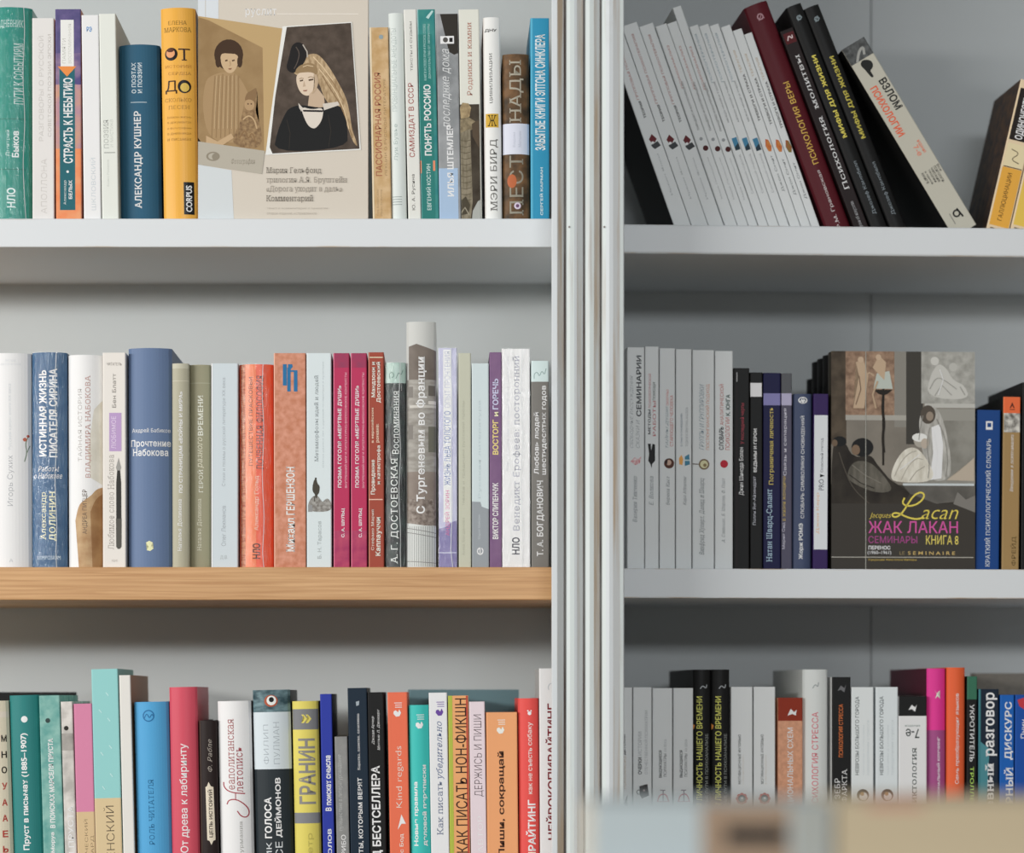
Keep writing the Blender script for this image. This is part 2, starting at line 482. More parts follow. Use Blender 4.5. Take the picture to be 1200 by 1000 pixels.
# ------------------------------------------------------------------ the room
def paint(name, c1, c2, scale=3, rough=0.7):
    k = ('paint', name)
    if k in MATS: return MATS[k]
    m = bpy.data.materials.new(name); m.use_nodes = True; nt = m.node_tree; b = nt.nodes['Principled BSDF']
    tc = nt.nodes.new('ShaderNodeTexCoord'); n = nt.nodes.new('ShaderNodeTexNoise'); n.inputs['Scale'].default_value = scale; n.inputs['Detail'].default_value = 6
    r = nt.nodes.new('ShaderNodeValToRGB'); r.color_ramp.elements[0].color = (*c1, 1); r.color_ramp.elements[1].color = (*c2, 1)
    r.color_ramp.elements[0].position = .3; r.color_ramp.elements[1].position = .7
    nt.links.new(tc.outputs['Object'], n.inputs['Vector']); nt.links.new(n.outputs['Fac'], r.inputs['Fac']); nt.links.new(r.outputs['Color'], b.inputs['Base Color'])
    n2 = nt.nodes.new('ShaderNodeTexNoise'); n2.inputs['Scale'].default_value = 220; bp = nt.nodes.new('ShaderNodeBump'); bp.inputs['Strength'].default_value = .08; bp.inputs['Distance'].default_value = .001
    nt.links.new(tc.outputs['Object'], n2.inputs['Vector']); nt.links.new(n2.outputs['Fac'], bp.inputs['Height']); nt.links.new(bp.outputs['Normal'], b.inputs['Normal'])
    b.inputs['Roughness'].default_value = rough; MATS[k] = m; return m
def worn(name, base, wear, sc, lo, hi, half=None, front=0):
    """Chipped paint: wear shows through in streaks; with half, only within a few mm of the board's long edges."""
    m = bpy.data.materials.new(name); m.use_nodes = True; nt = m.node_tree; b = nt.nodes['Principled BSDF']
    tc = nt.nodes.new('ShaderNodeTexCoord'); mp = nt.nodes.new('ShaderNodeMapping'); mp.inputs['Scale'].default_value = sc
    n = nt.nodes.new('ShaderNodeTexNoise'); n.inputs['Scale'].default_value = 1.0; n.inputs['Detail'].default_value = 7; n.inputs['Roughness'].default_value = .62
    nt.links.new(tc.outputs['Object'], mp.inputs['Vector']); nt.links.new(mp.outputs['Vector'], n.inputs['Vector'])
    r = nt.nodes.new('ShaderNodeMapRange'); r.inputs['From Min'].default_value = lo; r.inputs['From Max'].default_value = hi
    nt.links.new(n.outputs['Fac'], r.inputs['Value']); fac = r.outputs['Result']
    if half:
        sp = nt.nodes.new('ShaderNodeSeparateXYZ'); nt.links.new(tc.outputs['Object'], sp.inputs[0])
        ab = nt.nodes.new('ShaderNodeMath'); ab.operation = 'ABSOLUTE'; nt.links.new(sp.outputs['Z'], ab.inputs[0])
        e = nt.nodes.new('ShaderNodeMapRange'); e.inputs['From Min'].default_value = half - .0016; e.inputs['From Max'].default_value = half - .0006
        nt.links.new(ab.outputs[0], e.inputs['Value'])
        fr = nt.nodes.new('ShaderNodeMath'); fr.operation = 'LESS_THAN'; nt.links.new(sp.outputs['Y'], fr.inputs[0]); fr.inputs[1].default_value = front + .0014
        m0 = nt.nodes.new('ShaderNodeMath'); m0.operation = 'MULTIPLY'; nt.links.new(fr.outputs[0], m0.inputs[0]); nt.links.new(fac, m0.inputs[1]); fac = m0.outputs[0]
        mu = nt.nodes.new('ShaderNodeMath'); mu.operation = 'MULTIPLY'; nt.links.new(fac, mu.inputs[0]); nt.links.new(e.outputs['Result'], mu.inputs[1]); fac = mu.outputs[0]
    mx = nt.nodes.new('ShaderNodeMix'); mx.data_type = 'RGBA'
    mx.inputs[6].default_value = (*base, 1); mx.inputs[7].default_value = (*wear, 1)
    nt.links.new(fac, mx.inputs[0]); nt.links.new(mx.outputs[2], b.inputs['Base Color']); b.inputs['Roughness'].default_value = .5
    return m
WHITE = (.72, .76, .78); TAN = (.47, .36, .25)
M_WHITE = worn('white_paint', WHITE, (.60, .60, .58), (8, 8, 8), .55, .75)
M_REED = worn('white_paint_reed', (.66, .72, .71), (.52, .50, .47), (160, 160, 5), .56, .72)
M_WORN = worn('white_paint_worn', (.66, .68, .68), (.52, .41, .30), (90, 90, 3.2), .44, .60)
M_CREV = worn('crevice_shade_paint', (.42, .40, .38), (.16, .10, .08), (120, 120, 9), .4, .6)  # shade beside the raised reeds painted in as dark grey-brown streaks
M_BACK = paint('grey_panel_paint', (.56, .585, .58), (.60, .625, .62), 2.5)
M_BACKR = paint('grey_panel_paint_cool', (.52, .545, .55), (.56, .585, .59), 2.5)
def oak():
    m = bpy.data.materials.new('bare_oak'); m.use_nodes = True; nt = m.node_tree; b = nt.nodes['Principled BSDF']
    tc = nt.nodes.new('ShaderNodeTexCoord'); mp = nt.nodes.new('ShaderNodeMapping'); mp.inputs['Scale'].default_value = (9, 60, 420)
    n = nt.nodes.new('ShaderNodeTexNoise'); n.inputs['Scale'].default_value = 1; n.inputs['Detail'].default_value = 8; n.inputs['Distortion'].default_value = .6
    r = nt.nodes.new('ShaderNodeValToRGB'); r.color_ramp.elements[0].position = .3; r.color_ramp.elements[1].position = .7
    r.color_ramp.elements[0].color = (.50, .26, .105, 1); r.color_ramp.elements[1].color = (.70, .42, .20, 1)
    nt.links.new(tc.outputs['Object'], mp.inputs['Vector']); nt.links.new(mp.outputs['Vector'], n.inputs['Vector']); nt.links.new(n.outputs['Fac'], r.inputs['Fac'])
    nt.links.new(r.outputs['Color'], b.inputs['Base Color']); b.inputs['Roughness'].default_value = .5
    return m
def Zp(py, y=0.0): return EYE + (VY - py) * S * (D + y) / D
def Xp(px, y=0.0): return (px - VX) * S * (D + y) / D

fl = box_obj('floor', (-4, 4, -5, 1.0, -0.05, 0), paint('floor_boards', (.20, .14, .09), (.27, .19, .12), 4)); fl['kind'] = 'structure'
wb = box_obj('wall_back', (-4, 4, 0.42, 0.52, 0, 3.0), paint('wall_paint', (.55, .56, .55), (.6, .61, .6), 2)); wb['kind'] = 'structure'

case = thing('bookcase', 'white painted wooden bookcase with chipped edges, fluted middle post and two bays of shelves', 'bookcase', (0, 0, 0))
X0 = Xp(-900)
XPART0, XPART1 = Xp(669), Xp(681)
ZT, ZB = Zp(-160), 0.0
def bevelled(name, dims, m, parent, b=.0012): return box_obj(name, dims, m, parent, b)
rb = Matrix.Translation((XP, YR, 0)) @ Matrix.Rotation(THETA, 4, 'Z')
def bay_box(name, dims, m, bevel=0.0):
    o = box_obj(name, dims, m, case, bevel)
    c = o.location.copy(); o.matrix_local = rb @ Matrix.Translation(c); return o
bevelled('back_panel', (X0, XPART0, .24, .252, 0.1, ZT), M_BACK, case, 0)
TL = (688 - 731) * S + .003; TR = .56
# the right bay's back is two boards with an open joint between them
tj = place(1113 - 32, 300, 'R')[0]; tj = (tj - Vector((XP, YR, tj.z))).length
bay_box('back_panel', (TL + .018, tj - .0006, .24, .252, 0.1, ZT), M_BACKR); bay_box('back_panel', (tj + .0006, TR, .24, .252, 0.1, ZT), M_BACKR)
for a, b, m in ((-151, -118, M_WHITE), (257, 290.5, None), (665, 703.5, oak()), (1073, 1106, M_WHITE)):
    hz = (b - a) * S / 2
    if m is None: m = worn('white_shelf_paint', (.74, .77, .79), (.56, .44, .32), (14, 60, 200), .52, .66, hz, -.122)
    o = bevelled('shelf', (X0, XPART0, -.004, .24, Zp(b), Zp(a)), m, case)
    if a == 665: o['label'] = 'bare oak shelf board'
for a, brd, b in ((-151, -140, -118), (262.5, SHELF['R1'], 297), (666.3, SHELF['R2'], 701), (1073, SHELF['R3'], 1106)):
    # board with a front lip a little higher than the board
    y0, y1, y2 = -.020, -.002, .24
    za, zm, zb_ = Zp(a, YR + y0), Zp(brd, YR), Zp(b, YR + y0); hz = (za - zb_) / 2; zc = (za + zb_) / 2
    pts = [(y0, zb_), (y2, zb_), (y2, zm), (y1, zm), (y1, za), (y0, za)]
    V = [(TL + .001, y, z - zc) for y, z in pts] + [(TR, y, z - zc) for y, z in pts]
    F = [(0, 1, 2, 3), (0, 3, 4, 5), (9, 8, 7, 6), (11, 10, 9, 6)] + [(i, 6 + i, 6 + (i+1) % 6, (i+1) % 6) for i in range(6)]
    o = mesh_obj('shelf', V, F, [worn('white_shelf_paint', (.74, .77, .79), (.50, .37, .25), (14, 60, 200), .47, .6, hz, y0)], None, case)
    o.matrix_local = rb @ Matrix.Translation((0, 0, zc))
    md = o.modifiers.new('bevel', 'BEVEL'); md.width = .0026; md.segments = 4; md.limit_method = 'ANGLE'
bevelled('side_panel', (X0 - .02, X0, -.02, .252, 0, ZT), M_WHITE, case)
bay_box('side_panel', (TR, TR + .02, -.02, .252, 0, ZT), M_WHITE)
bevelled('partition', (XPART0, XPART1, -.021, .33, 0.0, ZT), M_WHITE, case, 0)
# fluted post on the front of the partition: (photo x, mm towards the reader, material of the strip that follows)
PF = -.060
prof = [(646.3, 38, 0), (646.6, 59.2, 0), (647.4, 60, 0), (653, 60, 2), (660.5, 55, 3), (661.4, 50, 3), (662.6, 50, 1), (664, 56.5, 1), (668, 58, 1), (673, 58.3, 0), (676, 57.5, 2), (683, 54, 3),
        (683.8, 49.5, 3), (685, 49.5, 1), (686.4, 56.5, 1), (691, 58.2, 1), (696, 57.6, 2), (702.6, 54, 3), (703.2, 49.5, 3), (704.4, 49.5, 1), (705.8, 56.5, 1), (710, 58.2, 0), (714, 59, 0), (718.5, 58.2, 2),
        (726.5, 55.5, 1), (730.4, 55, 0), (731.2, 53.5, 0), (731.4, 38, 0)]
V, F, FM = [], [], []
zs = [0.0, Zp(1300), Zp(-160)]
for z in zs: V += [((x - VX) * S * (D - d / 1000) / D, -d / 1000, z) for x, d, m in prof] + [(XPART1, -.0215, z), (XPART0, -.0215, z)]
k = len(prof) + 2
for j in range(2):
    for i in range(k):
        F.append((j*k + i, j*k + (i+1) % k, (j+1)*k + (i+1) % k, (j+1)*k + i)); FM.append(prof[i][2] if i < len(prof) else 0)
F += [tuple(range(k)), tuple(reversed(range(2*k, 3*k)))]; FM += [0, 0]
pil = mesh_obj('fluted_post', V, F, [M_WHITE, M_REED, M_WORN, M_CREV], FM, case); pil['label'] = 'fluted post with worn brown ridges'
for hx in (667, 708):                     # two old screw holes in the post
    zc, r = Zp(266, -.0585), .0007
    V = [((hx - VX) * S * (D - .0585) / D + r * math.cos(a * math.tau / 12), -.0588, zc + r * 1.2 * math.sin(a * math.tau / 12)) for a in range(12)] + [((hx - VX) * S * (D - .0585) / D + r * math.cos(a * math.tau / 12), -.0575, zc + r * 1.2 * math.sin(a * math.tau / 12)) for a in range(12)]
    mesh_obj('screw_hole', V, [tuple(range(12)), tuple(range(23, 11, -1))] + [(i, 12 + i, 12 + (i+1) % 12, (i+1) % 12) for i in range(12)], [M_CREV], None, pil)
# back strips of the post between its mouldings and the partition are closed by the outline above

# ------------------------------------------------------------------ upper left shelf
w_ = '#f2f2ee'
B('L1', 'teal film-wrapped hardback at the far left of the upper left shelf', -16, 36.3, 8, '#1f8a7c', [
    T('ДНЕВНИК', 0, 23, 27, 33, '#b9d3cf', 'h', 'f'), T('ПУТИ К СОБЫТИЯМ', 16, 50, 27, 122, '#c3d6d3', 'u', 'f'), A('Дмитрий', 6.5, 152, 12, 183, '#b3d1cd'), A('Быков', 14, 153, 22, 184, '#dbe7e5', 'u', 'b'),
    R(-16, 138.6, 30, 139.4, '#18695f'), R(-16, 197.6, 30, 198.4, '#18695f'), T('НЛО', 8, 220, 18, 243, '#cfe0de', 'u', 'b', 'emblem')], .1, 'h', wrap=.83, rough=.3)
B('L1', 'off-white paperback with faint grey lettering between the teal hardback and the purple-orange paperback', 37.6, 63.2, 21, '#dcd9d6', [
    T('РАЗГОВОРЫ О РУССКОЙ', 44, 42, 51, 165, '#c3bfba', 'u', 't'), T('СОВЕТСКОЙ ПОЭЗИИ ЭПОХИ', 55, 40, 60, 160, '#b5b0aa', 'u', 't'), A('АПОЛЛОНА', 48, 186, 55, 250, '#c9c5c0', 'u', 't')], .1, side='#d2a98f')
B('L1', 'purple and orange paperback with a tall teal title panel', 64.6, 94.6, 10.5, ('#55507c', '#6a5e8c', 90), [
    R(64, 62, 95.5, 100, ('#5a5082', '#9a7f98', 70)), R(64, 99, 95.5, 175, ('#b58a98', '#c9977f', 70)), R(64, 174, 95.5, 257, ('#ef8350', '#f59a6a', 70)),
    R(70, 78, 88, 246, '#2b6670', 'title_panel'), R(71, 23, 86.5, 78, '#e3e5de', 'spine_label'), T('ПАМЯТИ', 73, 45, 77, 74, '#a9aaa0', 'u', 't', 'spine_label'), T('ВОСПОМИНАНИЯ', 80, 28, 83.5, 74, '#b5b6ad', 'u', 't', 'spine_label'),
    P([(67.5, 77.5), (89.5, 77.5), (78.5, 89.5)], '#f58b3e', 'emblem'), T('СТРАСТЬ К НЕБЫТИЮ', 74.3, 91, 85.3, 191, w_, 'u', 'b'), C(79.3, 201, 1.5, w_),
    A('Александр', 74.6, 211, 78.2, 240, '#d8dedb', 'u', 'f'), A('БЕЛЫХ', 80.6, 211, 84.6, 233, w_, 'u', 'b')], .25, side='#d7825c')
B('L1', 'pale white paperback with a tiny blue mark near the top', 95.4, 115.6, 17.5, '#e2e6ea', [
    T('РЭ', 101.5, 31, 107.5, 37, '#5b95cf', 'h', 'b', 'emblem'), A('ШКЛОВСКИЙ', 105.5, 185, 112, 246, '#bfc8cd', 'u', 't')], .7)
B('L1', 'cream paperback with small grey lettering beside the navy hardback', 115.9, 135.5, 16, '#dde0d8', [
    T('ПОЭЗИЯ', 121.5, 140, 127, 174, '#b3b6b0', 'u', 'f'), T('и мистика', 129, 140, 132.5, 172, '#c2c6bf', 'u', 't'), R(122, 178, 135, 179.2, '#a9aca6'), A('Борис Романов', 125.5, 187, 128.3, 218, '#b9bdb6', 'u', 't')], .9, side='#d5d2c0', depth=.15)
B('L1', 'navy cloth hardback, shortest on the left of the upper shelf, lettered in white', 138.6, 186.4, 50, '#34617b', [
    T('О ПОЭТАХ', 154, 71, 159.3, 107, '#cfdbe0', 'u', 'g'), T('И ПОЭЗИИ', 161.3, 71, 166.5, 107, '#cfdbe0', 'u', 'g'), R(153, 117, 172, 118, '#a9bcc6', 'ruled_line'), A('АЛЕКСАНДР КУШНЕР', 157.3, 128, 167.3, 242, w_, 'u', 'g')], .7, 'h', rec=.012, rough=.55)
B('L1', 'golden yellow hardback with two round portraits for letters', 187.6, 228.4, 9, '#e6a93c', [
    A('ЕЛЕНА', 197, 24, 219, 28.5, '#93702a', 'h', 'f'), A('МАРКОВА', 192, 31.5, 224, 37, '#93702a', 'h', 'f'), C(200.5, 63, 7.6, '#2b221b', part='round_portrait'), C(199.6, 62, 5.2, '#dc9968', part='round_portrait'), C(199.6, 58.5, 4.2, '#5a3424', 2.2, part='round_portrait'),
    T('Т', 209, 56.5, 222.5, 70.5, '#3a2b1c', 'h', 'f'), T('ИСТОРИЙ', 193, 75, 224, 79, '#c38a34', 'h', 'f'), T('СЕРДЦА', 197, 84, 224, 88, '#b5843a', 'h', 'f'), T('Д', 193.5, 94, 207.5, 109.5, '#3a2b1c', 'h', 'f'),
    C(216, 101, 7.8, '#2b221b', part='round_portrait'), C(216.5, 102, 5.2, '#d9b64c', part='round_portrait'), T('СКОЛЬКО', 193, 114.5, 224, 119, '#b88a35', 'h', 'f'), T('ПЕСЕН', 197, 123, 222, 127.5, '#b88a35', 'h', 'f')] +
    [T(t, 196, y, 224, y + 3, '#a27a30', 'h', 't') for t, y in (('роман-жизнь', 136), ('в документах', 142), ('и фотографиях', 148.5), ('в дневниках', 155), ('и письмах', 161.5))] +
    [R(215.5, 213, 227.4, 251, '#161616', 'publisher_label'), T('CORPUS', 218, 217, 225, 248, w_, 'u', 'b', 'publisher_label')], .9, 'h', side=('#1c1916', '#b5703a', 60), rough=.3)

def q(a, b): return (220 + a / 3.705, b / 3.705)
girls = [
    R(232, -13, 256, 22, '#d3d9de', 'cover_band'), R(240.5, -13, 241.2, 257, '#bdb5a8', 'hinge_line'), T('руслит', 287, 10.5, 324, 20.5, '#efece5', 'h', 'f', 'series_lettering'), R(324.5, 16, 420, 17, '#e2dbd0', 'series_lettering'),
    P([q(45, 715), q(190, 740), q(200, 955), q(45, 955)], '#cdd3d5', 'cover_band'),
    P([q(45, 70), q(415, 125), q(340, 650), q(335, 668), q(60, 620), q(45, 600)], '#bd9f6e', 'sepia_photograph'),
    P([q(45, 75), q(90, 88), q(325, 208), q(332, 656), q(60, 620), q(45, 600)], ('#94774f', '#a2855c', 40), 'sepia_photograph'),
    P([q(75, 350), q(110, 325), q(160, 312), q(215, 318), q(262, 400), q(300, 500), q(318, 560), q(300, 610), q(180, 625), q(90, 600), q(62, 470)], '#a98b63', 'sepia_photograph'),
    C(*q(178, 238), 17, '#49372a', 18, 'sepia_photograph'), P([q(140, 240), q(165, 225), q(205, 228), q(222, 250), q(216, 290), q(196, 318), q(170, 318), q(146, 285)], '#c8aa83', 'sepia_photograph'),
    P([q(135, 238), q(140, 205), q(215, 200), q(230, 250), q(205, 235), q(160, 232)], '#49372a', 'sepia_photograph'),
    P([q(245, 450), q(258, 405), q(300, 380), q(308, 440), q(290, 480), q(322, 560), q(320, 648), q(215, 640), q(190, 610), q(230, 530)], ('#7a5f43', '#a5875f', 260), 'sepia_photograph'),
    C(*q(268, 455), 6, '#b3936b', 7, 'sepia_photograph'), P([q(245, 440), q(255, 405), q(275, 395), q(300, 378), (300.5, 112), q(292, 445), q(270, 430)], '#8a6d4b', 'sepia_photograph'),
    C(*q(262, 452), .9, '#5a4330', part='sepia_photograph'), C(*q(276, 452), .9, '#5a4330', part='sepia_photograph'), LN([q(240, 520), q(265, 500), q(290, 520), q(300, 560)], 1.6, '#c2a47a', 'sepia_photograph'), LN([q(225, 600), q(250, 560), q(262, 610), q(280, 570), q(296, 625)], 1.4, '#8a6b48', 'sepia_photograph'),
    P([q(162, 262), q(172, 259), q(174, 265), q(163, 268)], '#5a4330', 'sepia_photograph'), P([q(192, 262), q(203, 259), q(204, 265), q(193, 268)], '#5a4330', 'sepia_photograph'), P([q(176, 298), q(192, 296), q(188, 303), q(179, 303)], '#8f6248', 'sepia_photograph'), LN([q(183, 266), q(186, 284), q(180, 287)], .6, '#a3835c', 'sepia_photograph'),
    C(*q(132, 268), 3.2, '#49372a', 7, 'sepia_photograph'), C(*q(226, 268), 3, '#49372a', 7, 'sepia_photograph')] + [LN([q(118 + 17*i, 330 - (i % 3) * 4), q(112 + 18*i, 420), q(106 + 19*i, 520), q(104 + 19*i, 600)], .9, '#9a7c55', 'sepia_photograph') for i in range(7)] + [LN([q(126 + 17*i, 330), q(121 + 18*i, 420), q(116 + 19*i, 560)], .7, '#c7aa80', 'sepia_photograph') for i in range(6)] + [
    P([q(80, 590), q(130, 615), q(190, 580), q(200, 600), q(140, 640), q(80, 625)], '#c2a37b', 'sepia_photograph'),
    P([q(45, 615), q(335, 656), q(322, 757), q(45, 715)], '#b3ac9d', 'sepia_photograph'), C(*q(110, 680), 8, '#8f8675', 5.5, 'sepia_photograph', hole=.7), C(*q(120, 682), 4, '#8f8675', part='sepia_photograph'), T('Фотография', 271, 186, 299, 194, '#8f8676', 'h', 'i', 'sepia_photograph'),
    P([q(412, 116), q(712, 96), q(752, 652), q(338, 674), q(352, 560)], '#ece7dd', 'dark_photograph'),
    P([q(430, 119), q(709, 100), q(746, 647), q(368, 668), q(356, 640), q(380, 420)], ('#4a4038', '#5c5047', 90), 'dark_photograph'),
    P([q(455, 330), q(468, 285), q(500, 250), q(545, 230), q(578, 245), q(620, 300), q(660, 370), q(690, 430), q(705, 500), q(712, 560), q(742, 642), q(718, 620), q(690, 540), q(655, 470), q(600, 450), q(560, 330)], ('#9a7f5c', '#c4aa84', 120, (3, 1, 1)), 'dark_photograph'),
    P([q(450, 200), q(475, 182), q(500, 190), q(520, 215), q(515, 262), q(480, 305), q(455, 322), q(425, 300), q(440, 250)], '#2a2420', 'dark_photograph'),
    P([q(470, 330), q(492, 312), q(545, 312), q(566, 335), q(566, 372), q(552, 402), q(522, 420), q(492, 408), q(474, 372)], '#d9c4ac', 'dark_photograph'),
    P([q(462, 322), q(480, 285), q(540, 270), q(568, 300), q(560, 330), q(540, 314), q(495, 316)], '#967c58', 'dark_photograph'),
    P([q(528, 410), q(560, 380), q(592, 420), q(596, 470), q(520, 475)], '#c4ab90', 'dark_photograph'),
    P([q(486, 350), q(500, 346), q(502, 352), q(488, 356)], '#5a4838', 'dark_photograph'), P([q(524, 346), q(545, 342), q(546, 349), q(526, 353)], '#5a4838', 'dark_photograph'), P([q(500, 393), q(520, 391), q(516, 398), q(503, 398)], '#9a6a58', 'dark_photograph'), P([q(505, 352), q(512, 376), q(500, 378)], '#bfa68c', 'dark_photograph'),
    P([q(440, 470), q(490, 455), q(590, 472), q(650, 455), q(682, 480), q(694, 560), q(694, 645), q(372, 664), q(388, 575), q(420, 500)], '#23201e', 'dark_photograph'),
    P([q(488, 462), q(540, 478), q(590, 466), q(585, 520), q(560, 556), q(540, 560), q(515, 538)], '#d9cfc2', 'dark_photograph'), P([q(500, 478), q(588, 480), q(586, 488), q(502, 486)], '#2b2724', 'dark_photograph'),
    P([q(586, 452), q(655, 442), q(662, 456), q(592, 480)], '#cfc6ba', 'dark_photograph'), P([q(480, 448), q(500, 470), q(494, 486), q(484, 470)], '#cfc6ba', 'dark_photograph'),
    LN([q(585, 330), q(620, 390), q(655, 440), q(690, 520), q(715, 600)], 1.2, '#8f7350', 'dark_photograph'), LN([q(570, 300), q(610, 350), q(650, 410), q(680, 480), q(700, 560)], 1, '#dcc39b', 'dark_photograph'), LN([q(560, 262), q(600, 310), q(640, 375), q(676, 440)], 1, '#9a7c56', 'dark_photograph'), LN([q(545, 248), q(585, 290), q(630, 350)], 1.1, '#dcc39b', 'dark_photograph'),
    LN([q(470, 205), q(486, 230), q(478, 270), q(462, 300)], 1.1, '#5a5049', 'dark_photograph'), LN([q(500, 195), q(518, 225), q(520, 250)], 1.4, '#b5aca0', 'dark_photograph'), P([q(545, 318), q(566, 335), q(566, 372), q(552, 402), q(536, 412), q(548, 380), q(552, 345)], '#bda486', 'dark_photograph'), LN([q(500, 292), q(520, 285), q(545, 290)], .8, '#d9c09a', 'dark_photograph'),
    LN([q(484, 343), q(494, 340), q(503, 343)], .7, '#8f7655', 'dark_photograph'), LN([q(522, 338), q(535, 334), q(547, 338)], .7, '#8f7655', 'dark_photograph'), LN([q(430, 520), q(445, 580), q(440, 650)], .8, '#3a3531', 'dark_photograph'), LN([q(610, 500), q(622, 570), q(612, 640)], .8, '#3a3531', 'dark_photograph'),
    A('Мария Гельфонд', 312, 196.5, 376.5, 205, '#8c8479', 'h', 'f'), T('трилогия А.Я. Бруштейн', 312, 207.5, 406.5, 216, '#a49b8f', 'h', 'f'), T('«Дорога уходит в даль»', 312, 218, 401, 226.5, '#a1988c', 'h', 'f'), T('Комментарий', 312, 229, 367, 238, '#877f74', 'h', 'f'),
    T('текст и комментарий к трилогии', 313, 243, 384, 246, '#b0a89c', 'h', 't'), T('второе издание, исправленное', 313, 249.5, 371, 252.5, '#b0a89c', 'h', 't')]
FACE('L1', 'large beige book facing forward, its cover showing two old portrait photographs of girls', 233, 431.3, -13, '#d0c7b9', girls, .03, .004)

B('L1', 'tan paperback right of the book with the two portraits', 433, 455, 32, ('#bf9a66', '#d2b285', 90), [
    R(433, 32, 437, 257, '#dac9a9'), T('ПАССИОНАРНАЯ РОССИЯ', 439.5, 85, 447, 206, '#a55f49', 'u', 's'), T('ЛЕКЦИИ О РУССКОЙ ЛИТЕРАТУРЕ', 449.3, 92, 453.3, 206, '#967a55', 'u', 't'), C(446.5, 43, 2.6, '#8fa0a5'), A('Лев Аннинский', 441, 222, 444, 253, '#a58a64', 'u', 't'), A('Иван Есаулов', 445.5, 222, 448.5, 253, '#a58a64', 'u', 't')], 1.0)
B('L1', 'pale mint-grey hardback with thin grey lettering next to the tan paperback', 455.2, 472.4, 15, '#d5dcd8', [
    T('ПРОВИНЦИАЛЬНЫЕ АНЕКДОТЫ', 459, 33, 466, 130, '#a3b0ad', 'u', 't'), A('Луи Бувье', 461.5, 145, 467, 188, '#aab8b4', 'u', 'f')] + [R(460, y, 471, y + .8, '#97a19d', 'emblem') for y in (230, 233, 236, 239)], 1.0, 'h')
B('L1', 'cream paperback with a red upward title between mint and teal books', 473, 488, 11, '#dcdcd5', [
    T('САМИЗДАТ В СССР', 479, 97, 486.5, 184, '#a2463f', 'u', 's'), T('ТЕКСТЫ И СУДЬБЫ', 480.5, 25, 483.5, 83, '#7d7a76', 'u', 's', 'subtitle_lettering'), A('Ю. А. Русина', 482.5, 204, 487, 246, '#6b6864', 'u', 's')], 1.3)
B('L1', 'teal paperback with bold white title and orange patches on its stripes', 489, 509.6, 11, ('#2a7f80', '#3f8f86', 60), [
    R(489, 11, 492.5, 257, ('#8fc2c0', '#5fa5a4', 60)), R(492.4, 40, 508, 257, '#2a7b74', 'title_panel'), R(489, 188, 494, 203, '#e28a64'), R(507.5, 188, 510, 200, '#e28a64'), P([(499, 20), (506, 12), (508, 13), (502, 22)], '#b5d5d2', 'emblem'), T('ПОНЯТЬ РОССИЮ', 497, 99, 505.3, 182, w_, 'u', 'b'),
    T('КНИГИ И СЛОВО РЕЧИ И РУССКОЕ СЛОВО', 496.3, 28, 499.3, 94, '#a9cfca', 'u', 's', 'subtitle_lettering'), T('ДОКАЗАТЕЛЬСТВО ОТ ЛИТЕРАТУРЫ', 501.6, 28, 504.6, 92, '#a9cfca', 'u', 's', 'subtitle_lettering'), A('ЕВГЕНИЙ КОСТИН', 499, 192, 505, 246, '#cfe3df', 'u', 's')], 1.2)
B('L1', 'grey photographic paperback with a pale blue foot and large white lettering', 510.2, 536.6, 16, ('#86898b', '#a0a2a4', 45), [
    P([(516, 16), (536.6, 16), (536.6, 62), (527, 66)], '#38342f', 'cover_picture'), P([(510, 62), (522, 58), (536, 66), (536, 120), (524, 128), (512, 110)], ('#9a9d9f', '#7d8082', 60), 'cover_picture'), R(510, 197, 537, 257, '#a3bcd8'),
    P([(516, 42), (532, 42), (532, 51), (516, 51)], '#e6e6e4', 'emblem'), C(522, 46.5, 3, '#55524e'), P([(526.5, 44), (530.5, 44), (530.5, 49), (526.5, 49)], '#2a2826', 'emblem'), T('последние дома', 519, 57, 529, 150, '#d5d7d7', 'u', 'i'), A('ИЛЬЯ ШТЕМЛЕР', 524, 146, 531.5, 230, w_, 'u', 'b')], .9)
B('L1', 'cream paperback with a photograph of a carved stone column on its lower half', 537.4, 561.4, 11, '#dadacf', [
    T('Родники и камни', 547, 26, 554, 112, '#b57a68', 'u', 'f'), R(537, 122, 562.5, 257, ('#3a3229', '#4d453a', 60), 'cover_picture'), P([(539, 126), (542, 120), (549, 121), (552, 126), (550, 137), (540, 139)], ('#8a7656', '#b09a72', 200), 'cover_picture'), P([(539, 140), (549, 137), (557, 142), (558, 148), (551, 153), (539, 158)], ('#6b5f49', '#97886a', 200), 'cover_picture'), P([(539, 156), (552, 151), (553.5, 236), (551, 257), (539, 257)], ('#6f6652', '#8f8570', 160, (2, 1, .6)), 'cover_picture')] + [LN([(539.5, y), (546, y + 1.4), (552.5, y - .4)], .7, '#5a5140', 'cover_picture') for y in range(164, 238, 7)] + [P([(539, 236), (546, 230), (551, 240), (549, 250), (541, 252)], '#4d4638', 'cover_picture'), LN([(540, 250), (545, 243), (550, 252)], 1.5, '#9a927e', 'cover_picture'), P([(553, 145), (562, 140), (562, 175), (554, 160)], '#57493a', 'cover_picture'),
    P([(553, 257), (554, 247), (560, 236), (563, 234), (563, 257)], '#a8aaa4', 'cover_picture')], .8, side='#c9a58c')
B('L1', 'white hardback with a small gold square in the middle of its spine', 566, 586, 20, '#e6e5df', [
    T('ДНУ', 568, 33.5, 582, 37.5, '#3a3a38', 'h', 'b', 'emblem'), T('ЦИВИЛИЗАЦИИ', 573.6, 62, 577.4, 121, '#4a4a48', 'u', 'f', 'subtitle_lettering'), R(569.2, 133, 584.2, 149, '#d0a52c', 'gold_square'), T('Ж', 571.5, 134.5, 582, 147.5, '#3f3a16', 'h', 'f', 'gold_square'), A('МЭРИ БИРД', 574.5, 163, 584, 247, '#6b6a66', 'u', 'f')], .6, 'h')
